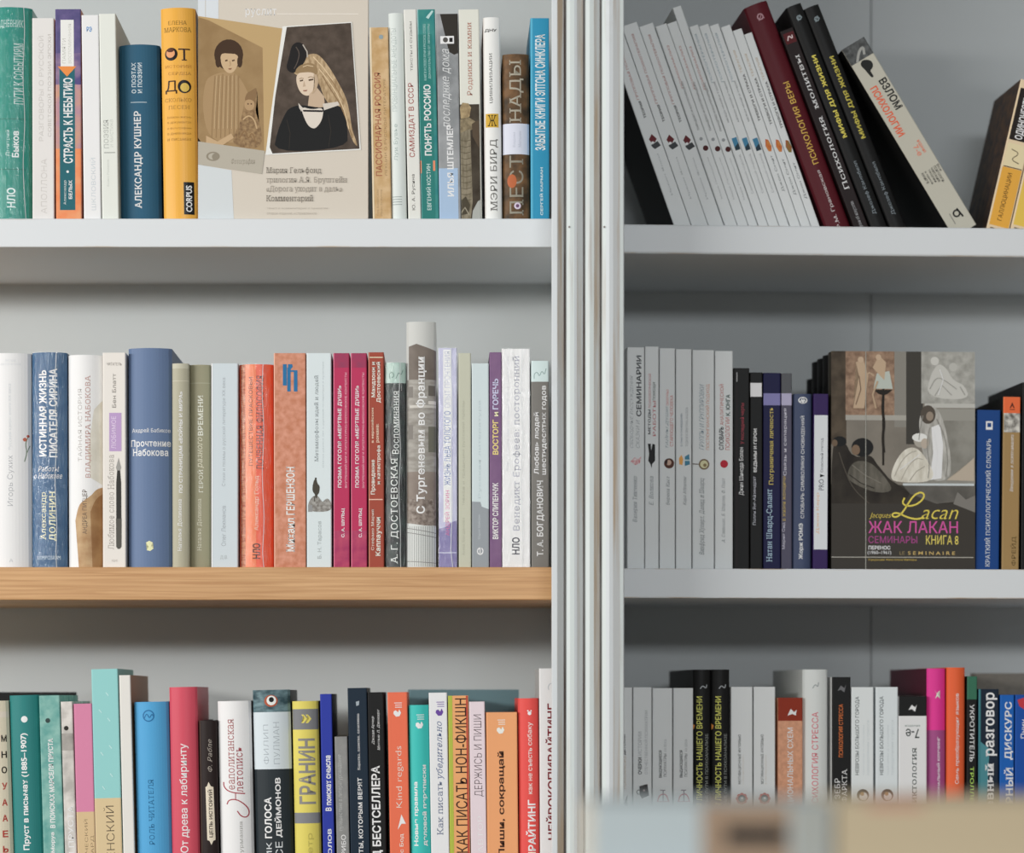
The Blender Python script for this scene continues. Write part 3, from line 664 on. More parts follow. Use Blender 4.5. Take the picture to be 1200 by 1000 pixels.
B('L1', 'short brown pictorial hardback with big pale letters and a white middle band', 588.8, 619.8, 63, ('#453a2e', '#78593c', 70), [
    T('НАДЫ', 597, 70, 613.5, 143, '#a7a08f', 'u', 'f'), A('ПЕСТ', 597, 182, 613.5, 252, '#8f8a7b', 'u', 'f'), C(600, 212, 5.5, '#b5623a', 8, 'cover_picture'), C(606.5, 241, 4, '#cdbfd0'), C(606.5, 241, 2, '#6a4a6a'), R(588, 144.5, 620.5, 180.5, '#cfd2df', 'paper_band'), A('Вадим', 601, 155, 604.5, 172, '#a3a7b8', 'u', 't'), A('Мельник', 607.5, 153, 611, 172, '#a3a7b8', 'u', 't')], .3, 'h', side='#2a211a')
B('L1', 'bright blue paperback standing against the middle post', 621.6, 643.4, 21, '#2c93b9', [
    R(621.6, 21, 624.5, 257, '#4fabc9'), T('ЗАБЫТЫЕ КНИГИ ЭПТОНА СИНКЛЕРА', 627, 40, 639, 176, '#dbe9ee', 'u', 'b'), A('СЕРГЕЙ КАРМАН', 632.5, 196, 636.3, 252, '#cfe5ec', 'u', 'b')], .1)

# ------------------------------------------------------------------ oak shelf, left
B('L2', 'white hardback at the far left of the oak shelf with a spray of red berries', -16, 35, 414, '#e3e7ea', [
    T('РУССКАЯ', 6, 421.5, 18, 424, '#c5cace', 'h', 't', 'series_lettering'), T('ЛИТЕРАТУРА', 0, 426, 24, 428, '#c5cace', 'h', 't', 'series_lettering'), T('Русский канон: книги XX века', 9.5, 450, 14, 527, '#bcc2c7', 'u', 't'), A('Игорь Сухих', 8.5, 534, 16.5, 593, '#9fa2a6', 'u', 't'),
    LN([(28, 541), (31, 530), (29, 520), (32, 512)], 1, '#7a8a76', 'cover_picture'), LN([(31, 530), (34, 522)], .8, '#7a8a76', 'cover_picture'), C(28.5, 515, 2.2, '#c06a55', part='cover_picture'), C(32, 511, 1.6, '#b55a4a', part='cover_picture'), T('А', 11, 655, 15, 659, '#b5babd', 'h', 't', 'emblem')], .3, 'h')
B('L2', 'dark blue film-wrapped hardback, second on the oak shelf', 36.6, 77.5, 413, ('#33597e', '#45688b', 40), [
    T('ИСТИННАЯ ЖИЗНЬ', 45.5, 434, 54.5, 535, w_, 'u', 'b'), T('ПИСАТЕЛЯ СИРИНА', 57.5, 432, 67, 536, w_, 'u', 'b'), T('Работы', 44, 546.5, 69, 552.5, '#dfe6ea', 'h', 'i', 'subtitle_lettering'), T('о Набокове', 39.5, 554.5, 72.5, 561, '#dfe6ea', 'h', 'i', 'subtitle_lettering'),
    A('Александр', 47.5, 577, 55.5, 633, '#dfdcb8', 'u', 'f'), A('ДОЛИНИН', 57.5, 576, 66.5, 634, '#dfdcb8', 'u', 'g'), T('SYMPOSIUM', 43, 651.5, 71, 656, '#c3d2de', 'h', 'f', 'publisher_lettering')], .1, 'h', wrap=True, rough=.35)
B('L2', 'white hardback with a brown sandy patch over the lower right of its spine', 79.3, 119, 416, '#dedfdd', [
    P([(110, 480), (122, 466), (122, 570), (106, 560), (103, 530)], ('#d6d2c6', '#c9c4b6', 50), 'sandy_patch'), P(smooth([(88, 610), (92, 592), (99, 586), (107, 581), (113, 573), (124, 570)], False) + [(124, 665.2), (92, 665.2)], ('#a5805a', '#c0a27a', 60), 'sandy_patch'), P(smooth([(106, 600), (112, 584), (124, 576)], False) + [(124, 665.2), (108, 665.2)], ('#8c6540', '#a07a50', 60), 'sandy_patch'),
    T('ТАЙНАЯ ИСТОРИЯ', 90, 456, 96, 541, '#a59f9a', 'u', 't'), T('ВЛАДИМИРА НАБОКОВА', 100, 440, 107, 560, '#b8918a', 'u', 'f'), A('АНДРЕА ПИТЦЕР', 96.5, 574, 103, 626, '#6a5b50', 'u', 's')], .2, 'h')
B('L2', 'beige paperback with a drawn fountain pen and a lilac label', 120.2, 147.2, 413.5, '#ddd8d1', [
    T('ЧИТАТЕЛЬ', 125, 425, 142.5, 428.5, '#9a948e', 'h', 's', 'series_lettering'), A('Бен Блатт', 131.5, 438, 136, 478, '#86807a', 'u', 's'), R(128, 484, 142.3, 529, '#b497c3', 'spine_label'), T('ЛЮБИМОЕ', 130.5, 488, 136, 526, '#d9c9e2', 'u', 'f', 'spine_label'), T('Любимое слово Набокова', 126.5, 533, 133.5, 644, '#b0aaa3', 'u', 'f'),
    P([(139, 536.5), (142, 548), (141, 551.5), (137, 551.5), (136, 548)], '#9a9894', 'drawn_pen'), P([(137.4, 551.5), (140.8, 551.5), (142, 566), (142.2, 608), (136.2, 608), (136.2, 566)], '#3b3a38', 'drawn_pen'), P([(136, 608), (142.6, 608), (142.4, 641), (140.5, 643.5), (138, 643.5), (136.2, 641)], '#575550', 'drawn_pen'), T('изд-во', 131, 656, 138, 659, '#a9a39c', 'h', 't', 'publisher_lettering')], .1)
B('L2', 'thick dusty-blue hardback with a white title across its spine', 149.6, 200.6, 408, '#637798', [
    A('Андрей Бабиков', 154, 502, 199, 508, '#dfe4ec', 'h', 'f'), T('Прочтение', 152.5, 515.5, 199.5, 525.5, w_, 'h', 'g'), T('Набокова', 155, 526, 197, 534.5, w_, 'h', 'g'), P([(171, 636), (175, 634), (179, 636), (177, 640), (180, 643), (176, 646), (172, 645), (174, 641)], '#dfdfae')], .1, 'h', rough=.5)
B('L2', 'light olive-grey hardback, the left of the two olive ones', 201.5, 221, 426, '#aaa690', [
    R(201.5, 426, 221.5, 432, '#b9b6a2'), R(201.5, 446, 221.5, 447, '#bdb9a5'), T('ПО СТРАНИЦАМ «ВОЙНЫ И МИРА»', 208.5, 459, 214.8, 578, w_, 'u', 'g'), A('Наталья Долинина', 208.3, 585, 214, 646, '#efece0', 'u', 'f')], .1, 'h')
B('L2', 'darker olive hardback, the right of the two olive ones', 222.3, 246.3, 427, '#98947a', [
    R(222.3, 448, 246.5, 449, '#a9a58c'), T('ВРЕМЕНИ', 231.8, 463, 238, 510, '#e5e2d0', 'u', 'g'), T('разного', 231.8, 512, 239, 548, '#dcd8c2', 'u', 'i'), T('ГЕРОЙ', 231.5, 550, 238, 577, '#e5e2d0', 'u', 'f'), A('Наталья Долинина', 231, 584, 237, 645, '#cfccb8', 'u', 'f')], .1, 'h', rec=.012)
B('L2', 'pale blue-grey paperback with thin grey lettering right of the olive pair', 247.6, 279, 426, '#c5cfd4', [
    R(247.6, 426, 249, 665, '#dce6e9'), T('Стихи и поэмы о русской литературе XX века', 260, 443, 265, 570, '#979ca1', 'u', 't'), A('Олег Лекманов', 259.5, 593, 264.5, 640, '#8f9499', 'u', 't'), T('Д.В.', 258, 651, 267, 656, '#adb5b5', 'h', 'f', 'emblem')], 0)
B('L2', 'bright orange film-wrapped hardback on the oak shelf', 280.2, 320, 427, '#e8532c', [
    R(287.5, 427, 300, 665, '#ef7648'), R(282, 427, 287.5, 665, ('#a04a30', '#c98a66', 300, (.3, 1, 3))), T('ПУТЕШЕСТВИЕ ПРАСКОВЬИ', 291.5, 442, 296, 546, '#5a3024', 'u', 's'), T('ПОЧВЕННАЯ ФИЛОСОФИЯ', 300, 440, 309, 550, '#4a2a22', 'u', 'f'), A('Александр Гольд', 298, 558, 304, 622, '#f0b59c', 'u', 's'), T('НЛО', 296, 637, 305, 655, '#4a2a22', 'u', 'b', 'emblem')], .1, 'h', wrap=True, rough=.3)
B('L2', 'salmon mottled paperback with a blue bar emblem at the top', 320.8, 358.2, 414, ('#d2937a', '#bd7a5c', 160), [
    R(320.8, 414, 322.3, 665, '#e2ac94'), R(331.5, 427, 336, 452, '#2b6f9f', 'emblem'), R(336.6, 431, 340.6, 459, '#2b6f9f', 'emblem'), R(344.3, 434, 348.6, 459, '#2b6f9f', 'emblem'), P([(337.5, 427), (342.5, 427), (343, 430), (340, 434), (337.5, 431)], '#2b6f9f'), R(340.6, 434, 344.4, 436, '#2b6f9f', 'emblem'),
    A('Михаил', 335.3, 607, 345.5, 647, '#ece2da', 'u', 'g'), A('ГЕРШЕНЗОН', 335.3, 547, 345.5, 604, '#ece2da', 'u', 'g')], .1)
B('L2', 'pale grey paperback with a small photograph of a bronze rider', 359.2, 388.2, 414, '#cfd9db', [
    T('Метаморфозы идей и людей', 368.5, 440, 374, 541, '#858c8f', 'u', 'f'), T('Статьи разных лет о русской литературе и культуре', 377.8, 424, 379.6, 548, '#9aa2a5', 'u', 't', 'subtitle_lettering'), P([(361, 590), (366, 582), (372, 580), (378, 590), (383, 583), (388.4, 589), (388.4, 600), (361, 600)], ('#6f6a64', '#a3a19c', 300), 'cover_picture'),
    P([(366, 571), (368, 562), (371, 562), (372, 567), (375, 570), (374, 578), (372, 580), (371.5, 584), (369.5, 584), (369, 579), (366.5, 577)], '#4a463e', 'cover_picture'), LN([(370, 566), (370, 560)], 2, '#4a463e', 'cover_picture'), LN([(368.6, 582), (368.6, 588)], 1, '#4a463e', 'cover_picture'), R(361, 592, 366, 600, '#8f8f8f', 'cover_picture'), A('Б. Н. Тарасов', 372, 611, 377.5, 655, '#a5adad', 'u', 's')], .1)
for i, x in enumerate((390.6, 411)):
    dx = x - 390.6
    B('L2', ('left', 'right')[i] + ' one of the two matching magenta paperbacks on the oak shelf', x, x + 18.8, 414, '#b8365c', [
        R(x, 414, x + 19, 431, ('#a83a5a', '#93405e', 90)), R(x, 622, x + 19, 665, ('#a03860', '#b84a68', 90)), R(x, 414, x + 1.2, 665, '#d0728c'), T('ПОЭМА ГОГОЛЯ «МЕРТВЫЕ ДУШИ»', 395.8 + dx, 452, 401, 572, '#f0dce2', 'u', 'g') if False else T('ПОЭМА ГОГОЛЯ «МЕРТВЫЕ ДУШИ»', 395.8 + dx, 452, 401 + dx, 572, '#f0dce2', 'u', 'g'),
        T('ВНУТРЕННИЙ МИР И ЛИТЕРАТУРНО-ФИЛОСОФСКИЕ КОНТЕКСТЫ', 403.5 + dx, 437, 406.6 + dx, 572, '#e0b3c0', 'u', 's', 'subtitle_lettering'), A('С. А. ШУЛЬЦ', 400 + dx, 596, 404.3 + dx, 630, '#f0dce2', 'u', 'b')], .1)
B('L2', 'rust brown paperback with two cream ruled lines', 431.6, 449.8, 413, '#9f4b3b', [
    R(431.6, 413, 433, 665, '#c07a66'), R(433, 418.5, 448.5, 419.5, '#e6d8b8', 'ruled_line'), R(432.5, 585, 448.5, 586.2, '#e0b8a4', 'ruled_line'), T('Мандзони и', 435, 424, 440.5, 466, '#ece2d2', 'u', 'g'), T('Достоевский', 441, 424, 446.5, 472, '#ece2d2', 'u', 'g'), T('в европейском', 435, 478, 438.5, 519, '#e0c9b0', 'u', 'g'), T('романе:', 441, 497, 445, 519, '#e0c9b0', 'u', 'g'),
    T('Провидение', 434.5, 539, 440.5, 580, '#ece2d2', 'u', 'g'), T('и катастрофа', 441.5, 522, 446.5, 568, '#ece2d2', 'u', 'g'), A('Стефано Мария', 435, 597, 439, 645, '#ece2d2', 'u', 'f'), A('Каппауччи', 440, 606, 447.5, 652, '#ece2d2', 'u', 'g')], .1)
B('L2', 'black-green film-wrapped hardback with a pale mint top band', 450.8, 475.6, 425, ('#1c2120', '#3a4542', 60), [
    R(450.8, 425, 476, 449, '#a3bdb3'), LN([(457, 444), (456, 438), (460, 436), (462, 441), (459, 443)], .8, '#5f7a72'), LN([(464, 444), (467, 436), (470, 440), (472, 434)], .8, '#5f7a72'), T('Воспоминания', 459.5, 458, 467.5, 532, '#d6dad6', 'u', 'f'), A('А. Г. ДОСТОЕВСКАЯ', 458, 537, 467.5, 661, '#d6dad6', 'u', 'f')], .1, 'h', wrap=True, rough=.3)
B('L2', 'tallest hardback on the oak shelf, its spine a grey photograph of street facades', 476.2, 511, 377, '#c0c1bd', [
    P([(479, 406), (488, 403), (511, 411), (511, 447), (479, 446)], ('#6b625a', '#7a7068', 60), 'cover_picture'), R(477, 445, 512, 556, ('#a5a19a', '#8a857d', 80, (1, 1, 3)), 'cover_picture'), R(478.5, 453, 484, 466, '#7d7872', 'cover_picture'), R(478.5, 498, 484, 515, '#7d7872', 'cover_picture'), R(502, 500, 511, 530, '#6f6e62', 'cover_picture'), R(502, 470, 511, 474, '#cfcac2', 'cover_picture'), R(480, 475, 511, 478, '#c2beb6', 'cover_picture'),
    R(502, 452, 510, 464, '#6a655e', 'cover_picture'), R(477, 553, 512, 585, ('#7f736b', '#8f847a', 60), 'cover_picture'), R(477, 585, 512, 616, ('#6a5e56', '#9a8f86', 260), 'cover_picture'), P([(476.5, 613), (511, 618), (511, 666), (476.5, 666)], '#c9ccc9', 'cover_picture'), LN([(477, 619), (511, 625)], .8, '#7d7d7a', 'cover_picture'), LN([(477, 624), (511, 630)], .8, '#7d7d7a', 'cover_picture'), LN([(477, 658), (511, 660)], .7, '#7d7d7a', 'cover_picture')] +
    [R(480 + i * 2.6, 617, 480.6 + i * 2.6, 664, '#8a8c8a', 'cover_picture') for i in range(12)] + [T('С Тургеневым во Франции', 487.5, 418, 500.5, 602, '#f5f5f2', 'u', 'g')], .0, 'h')
B('L2', 'pale lilac film-wrapped paperback right of the tallest hardback', 513.8, 535.4, 408, '#bbbcd6', [
    R(519.5, 410, 529, 612, '#dcdfe8', 'title_panel'), P([(513.8, 620), (522, 618), (530, 612), (536, 610), (536, 666), (513.8, 666)], '#7d76a6', 'spine_band'), T('ОПЫТ ПРОЧТЕНИЯ', 521, 412, 527.5, 478, '#a0a5c2', 'u', 't'), T('ЖИЗНЬ ЛЬВА ТОЛСТОГО', 520.5, 482, 528, 569, '#7385b8', 'u', 's'), A('АНДРЕЙ ЗОРИН', 521, 575, 527.5, 628, '#cf6f9f', 'u', 's'), LN([(514, 648), (535, 648)], 1, '#c9cbe0')], .1, wrap=True)
B('L2', 'narrow grey-green paperback with hardly visible lettering', 537.2, 551.8, 414, '#bbbca9', [T('Чехов и традиции русской прозы', 541.5, 470, 545, 592, '#9fa08f', 'u', 't'), A('Анна Богданова', 541.5, 607, 545, 651, '#a3a493', 'u', 't')], .1)
B('L2', 'pale blue paperback whose lower third is a grey stepped shape', 552.8, 572.8, 426, '#c5d2d4', [
    P([(552.8, 588), (563, 588.5), (564.5, 594), (573, 597), (573, 666), (552.8, 666)], '#92989d', 'spine_band'), T('Русская литература', 560.5, 470, 564, 584, '#b0bec2', 'u', 't'), A('Мария Майофис', 560, 603, 563.5, 632, '#c0c6ca', 'u', 't'), T('е', 559, 642, 566.5, 650.5, w_, 'u', 's', 'emblem')], .1)
B('L2', 'narrow plum purple paperback with a yellow and blue title', 573.6, 587.8, 413, ('#76587c', '#816384', 50), [
    T('ВОСТОРГ', 577.2, 492, 584, 533, '#e8cc78', 'u', 'b'), T('и', 579.5, 483, 584, 488, '#e6d9b0', 'u', 'b'), T('ГОРЕЧЬ', 577.2, 444, 584, 480, '#c3c5e6', 'u', 'b'), A('ВИКТОР СЛИПЕНЧУК', 577.2, 566, 584, 632, '#eae2da', 'u', 'b')], .1)
B('L2', 'bright white film-wrapped book between the plum paperback and the grey one', 588.3, 621, 409, '#e3e5e6', [
    T('Венедикт Ерофеев: посторонний', 601, 417, 610.5, 622, '#a3a4b2', 'u', 'f'), T('Олег Лекманов, Михаил Свердлов, Илья Симановский', 593.5, 418, 597, 552, '#c9cad2', 'u', 't', 'author_lettering'), T('НЛО', 600, 630, 609, 650, '#3a3a46', 'u', 'b', 'emblem')], .1, wrap=True)
B('L2', 'dark grey paperback with a pale mint top, last on the oak shelf', 622.4, 643, 423, '#7b7873', [
    R(622.4, 423, 643.6, 447.5, '#cddedd'), LN([(626, 444), (626, 438), (630, 436), (632, 442), (635, 434), (638, 440), (640, 432)], .8, '#7f9a98'), T('Любовь людей', 625.5, 483, 632.5, 556, '#ececea', 'u', 'g'), T('шестидесятых годов', 635.3, 452, 641, 557, '#ececea', 'u', 'g'), A('Т. А. БОГДАНОВИЧ', 629, 563, 638, 652, '#ececea', 'u', 'g')], .1, side='#2f6a66')

# ------------------------------------------------------------------ lower left shelf
B('L3', 'cream hardback at the far left of the lower shelf, letters stacked black then red', -34, 8.6, 823, '#d8ceb6', [R(-34, 835, 10, 842, '#dcd0c0')] +
  [T(c, x, y, x + 6, y + 8, '#2d2a26' if i < 3 else '#b5433a', 'h', 'b') for i, (c, x, y) in enumerate((('М', 1, 862), ('Н', 1.3, 881), ('О', 1.5, 899), ('У', 2, 918), ('А', 2.2, 937), ('А', 2.6, 955.5), ('Е', 3, 974), ('Ь', 3.3, 992)))], 1.9, 'h')
B('L3', 'deep teal hardback with a white dot above its white title', 10.3, 44.6, 816, '#2c7b79', [C(28.5, 843.7, 3.8, '#dbe8e6'), T('Пруст в письмах (1885–1907)', 25.6, 860, 34.6, 997, w_, 'u', 'b')], 1.7, 'h', rec=.004)
B('L3', 'mottled pale teal paperback right of the deep teal hardback', 45.6, 69.8, 816, ('#5f9c95', '#86b5ab', 90), [C(56, 845, 2.8, '#3b4a48'), T('В ПОИСКАХ МАРСЕЛЯ ПРУСТА', 57.5, 866, 63.5, 971, w_, 'u', 'b'), A('Моруа', 59.5, 976, 65, 1000, '#e3ecea', 'u', 'b')], 1.65)
B('L3', 'narrow grey-white streaked paperback with a small dark dot', 71, 84.8, 823, ('#d3cec8', '#aaa6a0', 70), [C(77.6, 854, 2.7, '#35332f'), R(70, 860, 86, 880, ('#a5a09a', '#8f8b86', 90)), T('ПУТЕМ ПРУСТА', 80.5, 945, 87, 1040, '#e9e7e4', 'u', 's')], 1.65)
B('L3', 'pink paperback with a tan lower part', 86.2, 107.6, 825.5, '#cf7fa0', [R(86, 952, 116, 1074, '#cdb287'), T('ЭСТЕТИЧЕСКИЙ', 99, 961, 103.5, 1040, '#6b5740', 'u', 't'), T('АВАНГАРД', 107, 980, 111, 1035, '#6b5740', 'u', 't')], 1.45)
B('L3', 'tall turquoise paperback with a tan lower part and thin dark title', 106.8, 138, 785, '#8ac6c4', [R(106, 785, 108, 1073, '#b5dedb'), R(104, 936, 144, 1074, '#cfb98f'), T('КАМЕНСКИЙ', 122.5, 945, 134.5, 1040, '#30271f', 'u', 't')] +
  [LN([(124 + dx, 812 + dy), (127 + dx, 816 + dy)], 1, '#b9dedb') for dx, dy in ((0, 0), (2, 30), (4, 62), (-8, 20), (-6, 70), (5, 95), (-4, 110))], 1.45)
B('L3', 'plain off-white paperback, taller than the blue hardback beside it', 139.4, 152.8, 792, '#d8d6d0', [], 1.4, side='#a57f62', depth=.16)
B('L3', 'sky blue hardback with a dark ring emblem near its top', 156.4, 196.8, 823.5, '#4a9ccd', [C(174, 839.5, 7, '#2a6b9c', hole=.8), LN([(169, 842), (172, 836), (175, 843), (178, 837), (179.5, 840)], 1.1, '#2a6b9c'), T('РОЛЬ ЧИТАТЕЛЯ', 174.3, 914, 180.5, 991, '#2a6a95', 'u', 'f')], 1.3, 'h')
B('L3', 'raspberry red hardback with a white lower-case title', 197.2, 230.4, 806, '#cb4f60', [T('От древа к лабиринту', 210.5, 872, 222, 1000, '#f3e3e4', 'u', 's')], 1.05, 'h', rough=.4)
B('L3', 'short dark brown hardback with a cream name plate', 233.2, 254, 845, '#2f2824', [R(233, 845, 236, 1073, '#5a4d44'), P([(241.3, 923), (243, 922), (245, 917), (247.5, 922), (250.5, 923), (252, 985), (249.5, 986), (247.3, 991), (245, 986), (242.5, 985)], '#d6cbb6', 'name_plate'), T('ЦЕПЬ ИСТОРИЙ', 243.8, 926, 249.8, 982, '#3b332b', 'u', 'b', 'name_plate'), A('Ф. Рабле', 243, 867, 248.5, 905, '#a59c92', 'u', 'i')], .9, 'h')
B('L3', 'white hardback with a thin red script title and a big curling initial', 254.6, 293.6, 822.5, '#e0e1dd', [T('еаполитанская', 267.5, 843, 274.5, 926, '#a86a6a', 'u', 'f'), T('летопись', 277.5, 876, 284.5, 929, '#a34a52', 'u', 'f'),
    LN([(262, 917), (262, 922), (266, 927), (274, 930), (287, 931)], 1.3, '#a3404a'), LN([(266, 943), (268, 938), (276, 937), (284, 941), (291, 948), (292, 955), (288, 959), (282, 957), (278, 951)], 1.3, '#a3404a'), LN([(276, 930), (276, 937)], .9, '#a3404a'), A('Гурмания', 280.5, 963, 285.5, 1005, '#a3a29e', 'u', 'f')], 1.2, 'h', depth=.125)
B('L3', 'charcoal hardback with an eye pictured at the top above a pale panel', 295.6, 339.6, 810, '#31373b', [
    R(294, 809, 342, 835, ('#3a4f56', '#6f8a90', 90, (1, 1, 2)), 'eye_picture'), C(317.5, 822, 8, '#a8543a', 7, 'eye_picture'), C(318, 821.5, 5.6, '#d9dcd8', part='eye_picture'), C(318, 820.5, 3, '#1c2226', part='eye_picture'), R(294, 835, 346, 902, '#c6d0d5', 'pale_panel'),
    A('ФИЛИП', 308.5, 850, 315, 896, '#98a1a8', 'u', 't'), A('ПУЛМАН', 320.5, 847, 327.5, 896, '#98a1a8', 'u', 't'), T('ГОЛОСА', 310, 935, 318.5, 983, w_, 'u', 'b'), T('ДЕЙМОНОВ', 321.5, 912, 330.5, 982, w_, 'u', 'b'), T('ТАЙНИК', 311, 988, 319, 1045, '#c5cacc', 'u', 's'), T('ВСЕ', 323, 987, 331.5, 1015, '#c5cacc', 'u', 's')], 1.3, 'h')
B('L3', 'yellow hardback with grey bands and large grey letters', 342.2, 372.6, 822.5, '#d2c457', [R(341, 831.5, 375, 855.5, '#77787b', 'grey_band'), P([(353, 838), (356, 838), (360, 843), (356, 848), (353, 848), (357, 843)], '#d2c457'), P([(358, 838), (361, 838), (365, 843), (361, 848), (358, 848), (362, 843)], '#d2c457'), T('ГРАНИН', 350, 866, 369.5, 943, '#85827d', 'u', 'b'), R(341, 953, 380, 965.5, '#7b7c80', 'grey_band'), A('Петр', 360, 977, 368, 1012, '#b5a94c', 'u', 's')], 1.15, 'h')
B('L3', 'royal blue narrow book with a white rounded title', 375, 388.6, 814, '#323f9e', [T('В поисках смысла', 381, 886, 388, 951, w_, 'u', 'b'), A('СОКОЛОВ', 384.5, 972, 389, 1025, '#d5d8ea', 'u', 'b')], 1.1, side='#26283f')
B('L3', 'short grey paperback, lowest of its row', 392, 407, 864, ('#8a8a88', '#7e7f7e', 90), [T('путешествие в литературоведение', 397, 885, 402, 974, '#b9bbb9', 'u', 't'), A('РИБО', 400, 979, 405.5, 1003, w_, 'u', 's')], 1.1)
B('L3', 'dark navy paperback with a white serif title, right of the short grey one', 407.2, 429.8, 807, '#27323e', [P([(417, 823), (421, 822), (420.5, 827), (417.5, 828)], '#9aa5ad'), T('Коротко, понятно, позитивно', 418.5, 837, 422.3, 903, '#e0e5e9', 'u', 'f', 'subtitle_lettering'), T('ТЕКСТЫ, КОТОРЫМ ВЕРЯТ', 420, 912, 426, 1022, w_, 'u', 'g')], 1.1, side='#1b2128')
B('L3', 'black paperback with tall white capital letters', 430.6, 449.4, 812, '#1a1b1f', [A('Джоди Арчер', 435.5, 840, 439, 873, '#e6e6e6', 'u', 'i'), A('Мэттью Л. Джокерс', 442, 832, 445.5, 880, '#e6e6e6', 'u', 'i'), T('КОД БЕСТСЕЛЛЕРА', 436, 898, 448, 1025, w_, 'u', 'b')], 1.05, side='#1f3f55')
def hearts(x, y, c):
    return [P([(x, y + 6), (x + 3, y + 9.5), (x + 7, y + 9), (x + 9, y + 5), (x + 7, y + 1), (x + 5.4, y + 4.5), (x + 3, y + 2), (x + .5, y + 3)], c), R(x + 2, y - 2, x + 10, y - 1.2, c, 'emblem'), R(x + 2, y - 4.5, x + 10, y - 3.7, c, 'emblem'), R(x + 1, y - 7, x + 10, y - 6.2, c, 'emblem')]
B('L3', 'coral paperback with a white paper-plane arrow', 454, 477.2, 812, '#ea6c4c', [R(453, 812, 455, 1074, '#f3c8ba'), T('Kind regards', 464, 875, 473, 947, '#f5d6cb', 'u', 't'), P([(466, 973), (470.5, 955), (475.5, 966), (470.5, 966)], w_), A('Борис Бод', 468.5, 978, 474, 1020, '#f5dcd2', 'u', 's')] + hearts(461, 831, '#f7e3dc'), .95)
B('L3', 'turquoise book with a two-line white title, right of the coral one', 478.8, 502.2, 827, '#2fb6af', [T('Новые правила', 485, 917, 491, 992, w_, 'u', 'b'), T('деловой переписки', 495, 897, 501, 992, w_, 'u', 'b')] + hearts(487, 845, '#e5f4f3'), .9, 'h')
B('L3', 'pale lavender paperback with a purple heart emblem', 502.4, 523.8, 812.5, '#dadbe8', [T('Как писать', 512, 916, 519, 979, '#6b7690', 'u', 'f'), T('убедительно', 511, 846, 520, 914, '#55658c', 'u', 'i')] + hearts(510.5, 830, '#6a4a9a'), .9)
B('L3', 'peach paperback with an olive edge strip and tall thin brown letters', 525, 548.8, 816, '#e6a066', [R(524, 816, 531.5, 1074, '#a7b23a'), R(547.5, 816, 549.5, 1073, '#b8473c'), T('КАК ПИСАТЬ НОН-ФИКШН', 533.5, 819, 548, 1000, '#3d2b20', 'u', 's')], .7, side='#b03a3a')
B('L3', 'pale lilac-pink paperback with thin dark handwritten capitals', 549.5, 568, 823, '#d9cad0', [T('ДЕРЖИСЬ И ПИШИ', 555.5, 838, 566.5, 934, '#4b3c40', 'u', 't'), A('АВТОР', 560, 957, 566, 1000, '#ece6e6', 'u', 't')], .8, side='#b04a48')
B('L3', 'wide orange paperback with a bold dark title', 569.2, 606, 835.5, '#f29b66', [R(568, 835, 570.5, 1074, '#f7bd97'), T('Пиши, сокращай', 583.5, 881, 592.5, 1005, '#4b3226', 'u', 'b')] + hearts(582, 851, '#f8e2d4'), .5)
B('L3', 'light red hardback between the wide orange book and the white one', 607.2, 631, 819, '#da4f4a', [T('как не съесть собаку', 618, 847, 625, 931, '#f3d9d4', 'u', 's'), T('КОПИРАЙТИНГ', 616.5, 938, 628, 1035, '#f5e0dc', 'u', 'b'), C(620.5, 836.5, 2.2, '#f5e0dc'), C(618.6, 833.6, .9, '#f5e0dc'), C(622.3, 833.6, .9, '#f5e0dc')], .5, 'h')
B('L3', 'white book partly hidden by the middle post, with dark red capitals', 631.6, 664, 784, '#e3e7ea', [LN([(643, 809), (642, 806), (644, 802), (648, 801)], .8, '#b5bbc0'), T('НЕЙРОКОПИРАЙТИНГ', 639.5, 825, 651, 985, '#7c2a33', 'u', 'b')], .35, side='#a9aba9')
FACE('L3', 'grey-teal book standing face out behind the peach and orange books', 478, 608, 808.5, '#5f7a80', [], .012, .165, group='books on the lower left shelf')
FACE('L3', 'black book standing face out behind the teal books at the far left', -30, 88, 811.5, '#1b1a1a', [], .012, .17, group='books on the lower left shelf')

# ------------------------------------------------------------------ upper right shelf: leaning books
WH = '!#e4e7e7'
widths = [20.5, 20, 18.5, 14.8, 12.8, 11.2, 11.4, 12.6, 12, 12.4, 12, 10.4]
widths = [v * .955 for v in widths]
heights = [262, 258, 258, 258, 262, 282, 258, 259, 260, 258, 254, 250]
ANG = 19.5
x = 794.0
names = ['leaning white paperback farthest left, its top behind the post', 'second leaning white paperback from the post, with a dark red and black emblem', 'third leaning white paperback from the post, with a dark red and black emblem',
         'fourth leaning white paperback from the post, with a small dark red dot', 'fifth leaning white paperback from the post, with a small dark red dot', 'leaning white paperback taller than the other white ones, with a maroon dot',
         'first of the three leaning white paperbacks with a blue emblem', 'second of the three leaning white paperbacks with a blue emblem', 'third of the three leaning white paperbacks with a blue emblem',
         'first of the three leaning white paperbacks with an orange-red emblem', 'second of the three leaning white paperbacks with an orange-red emblem', 'last leaning white paperback, touching the maroon hardback']
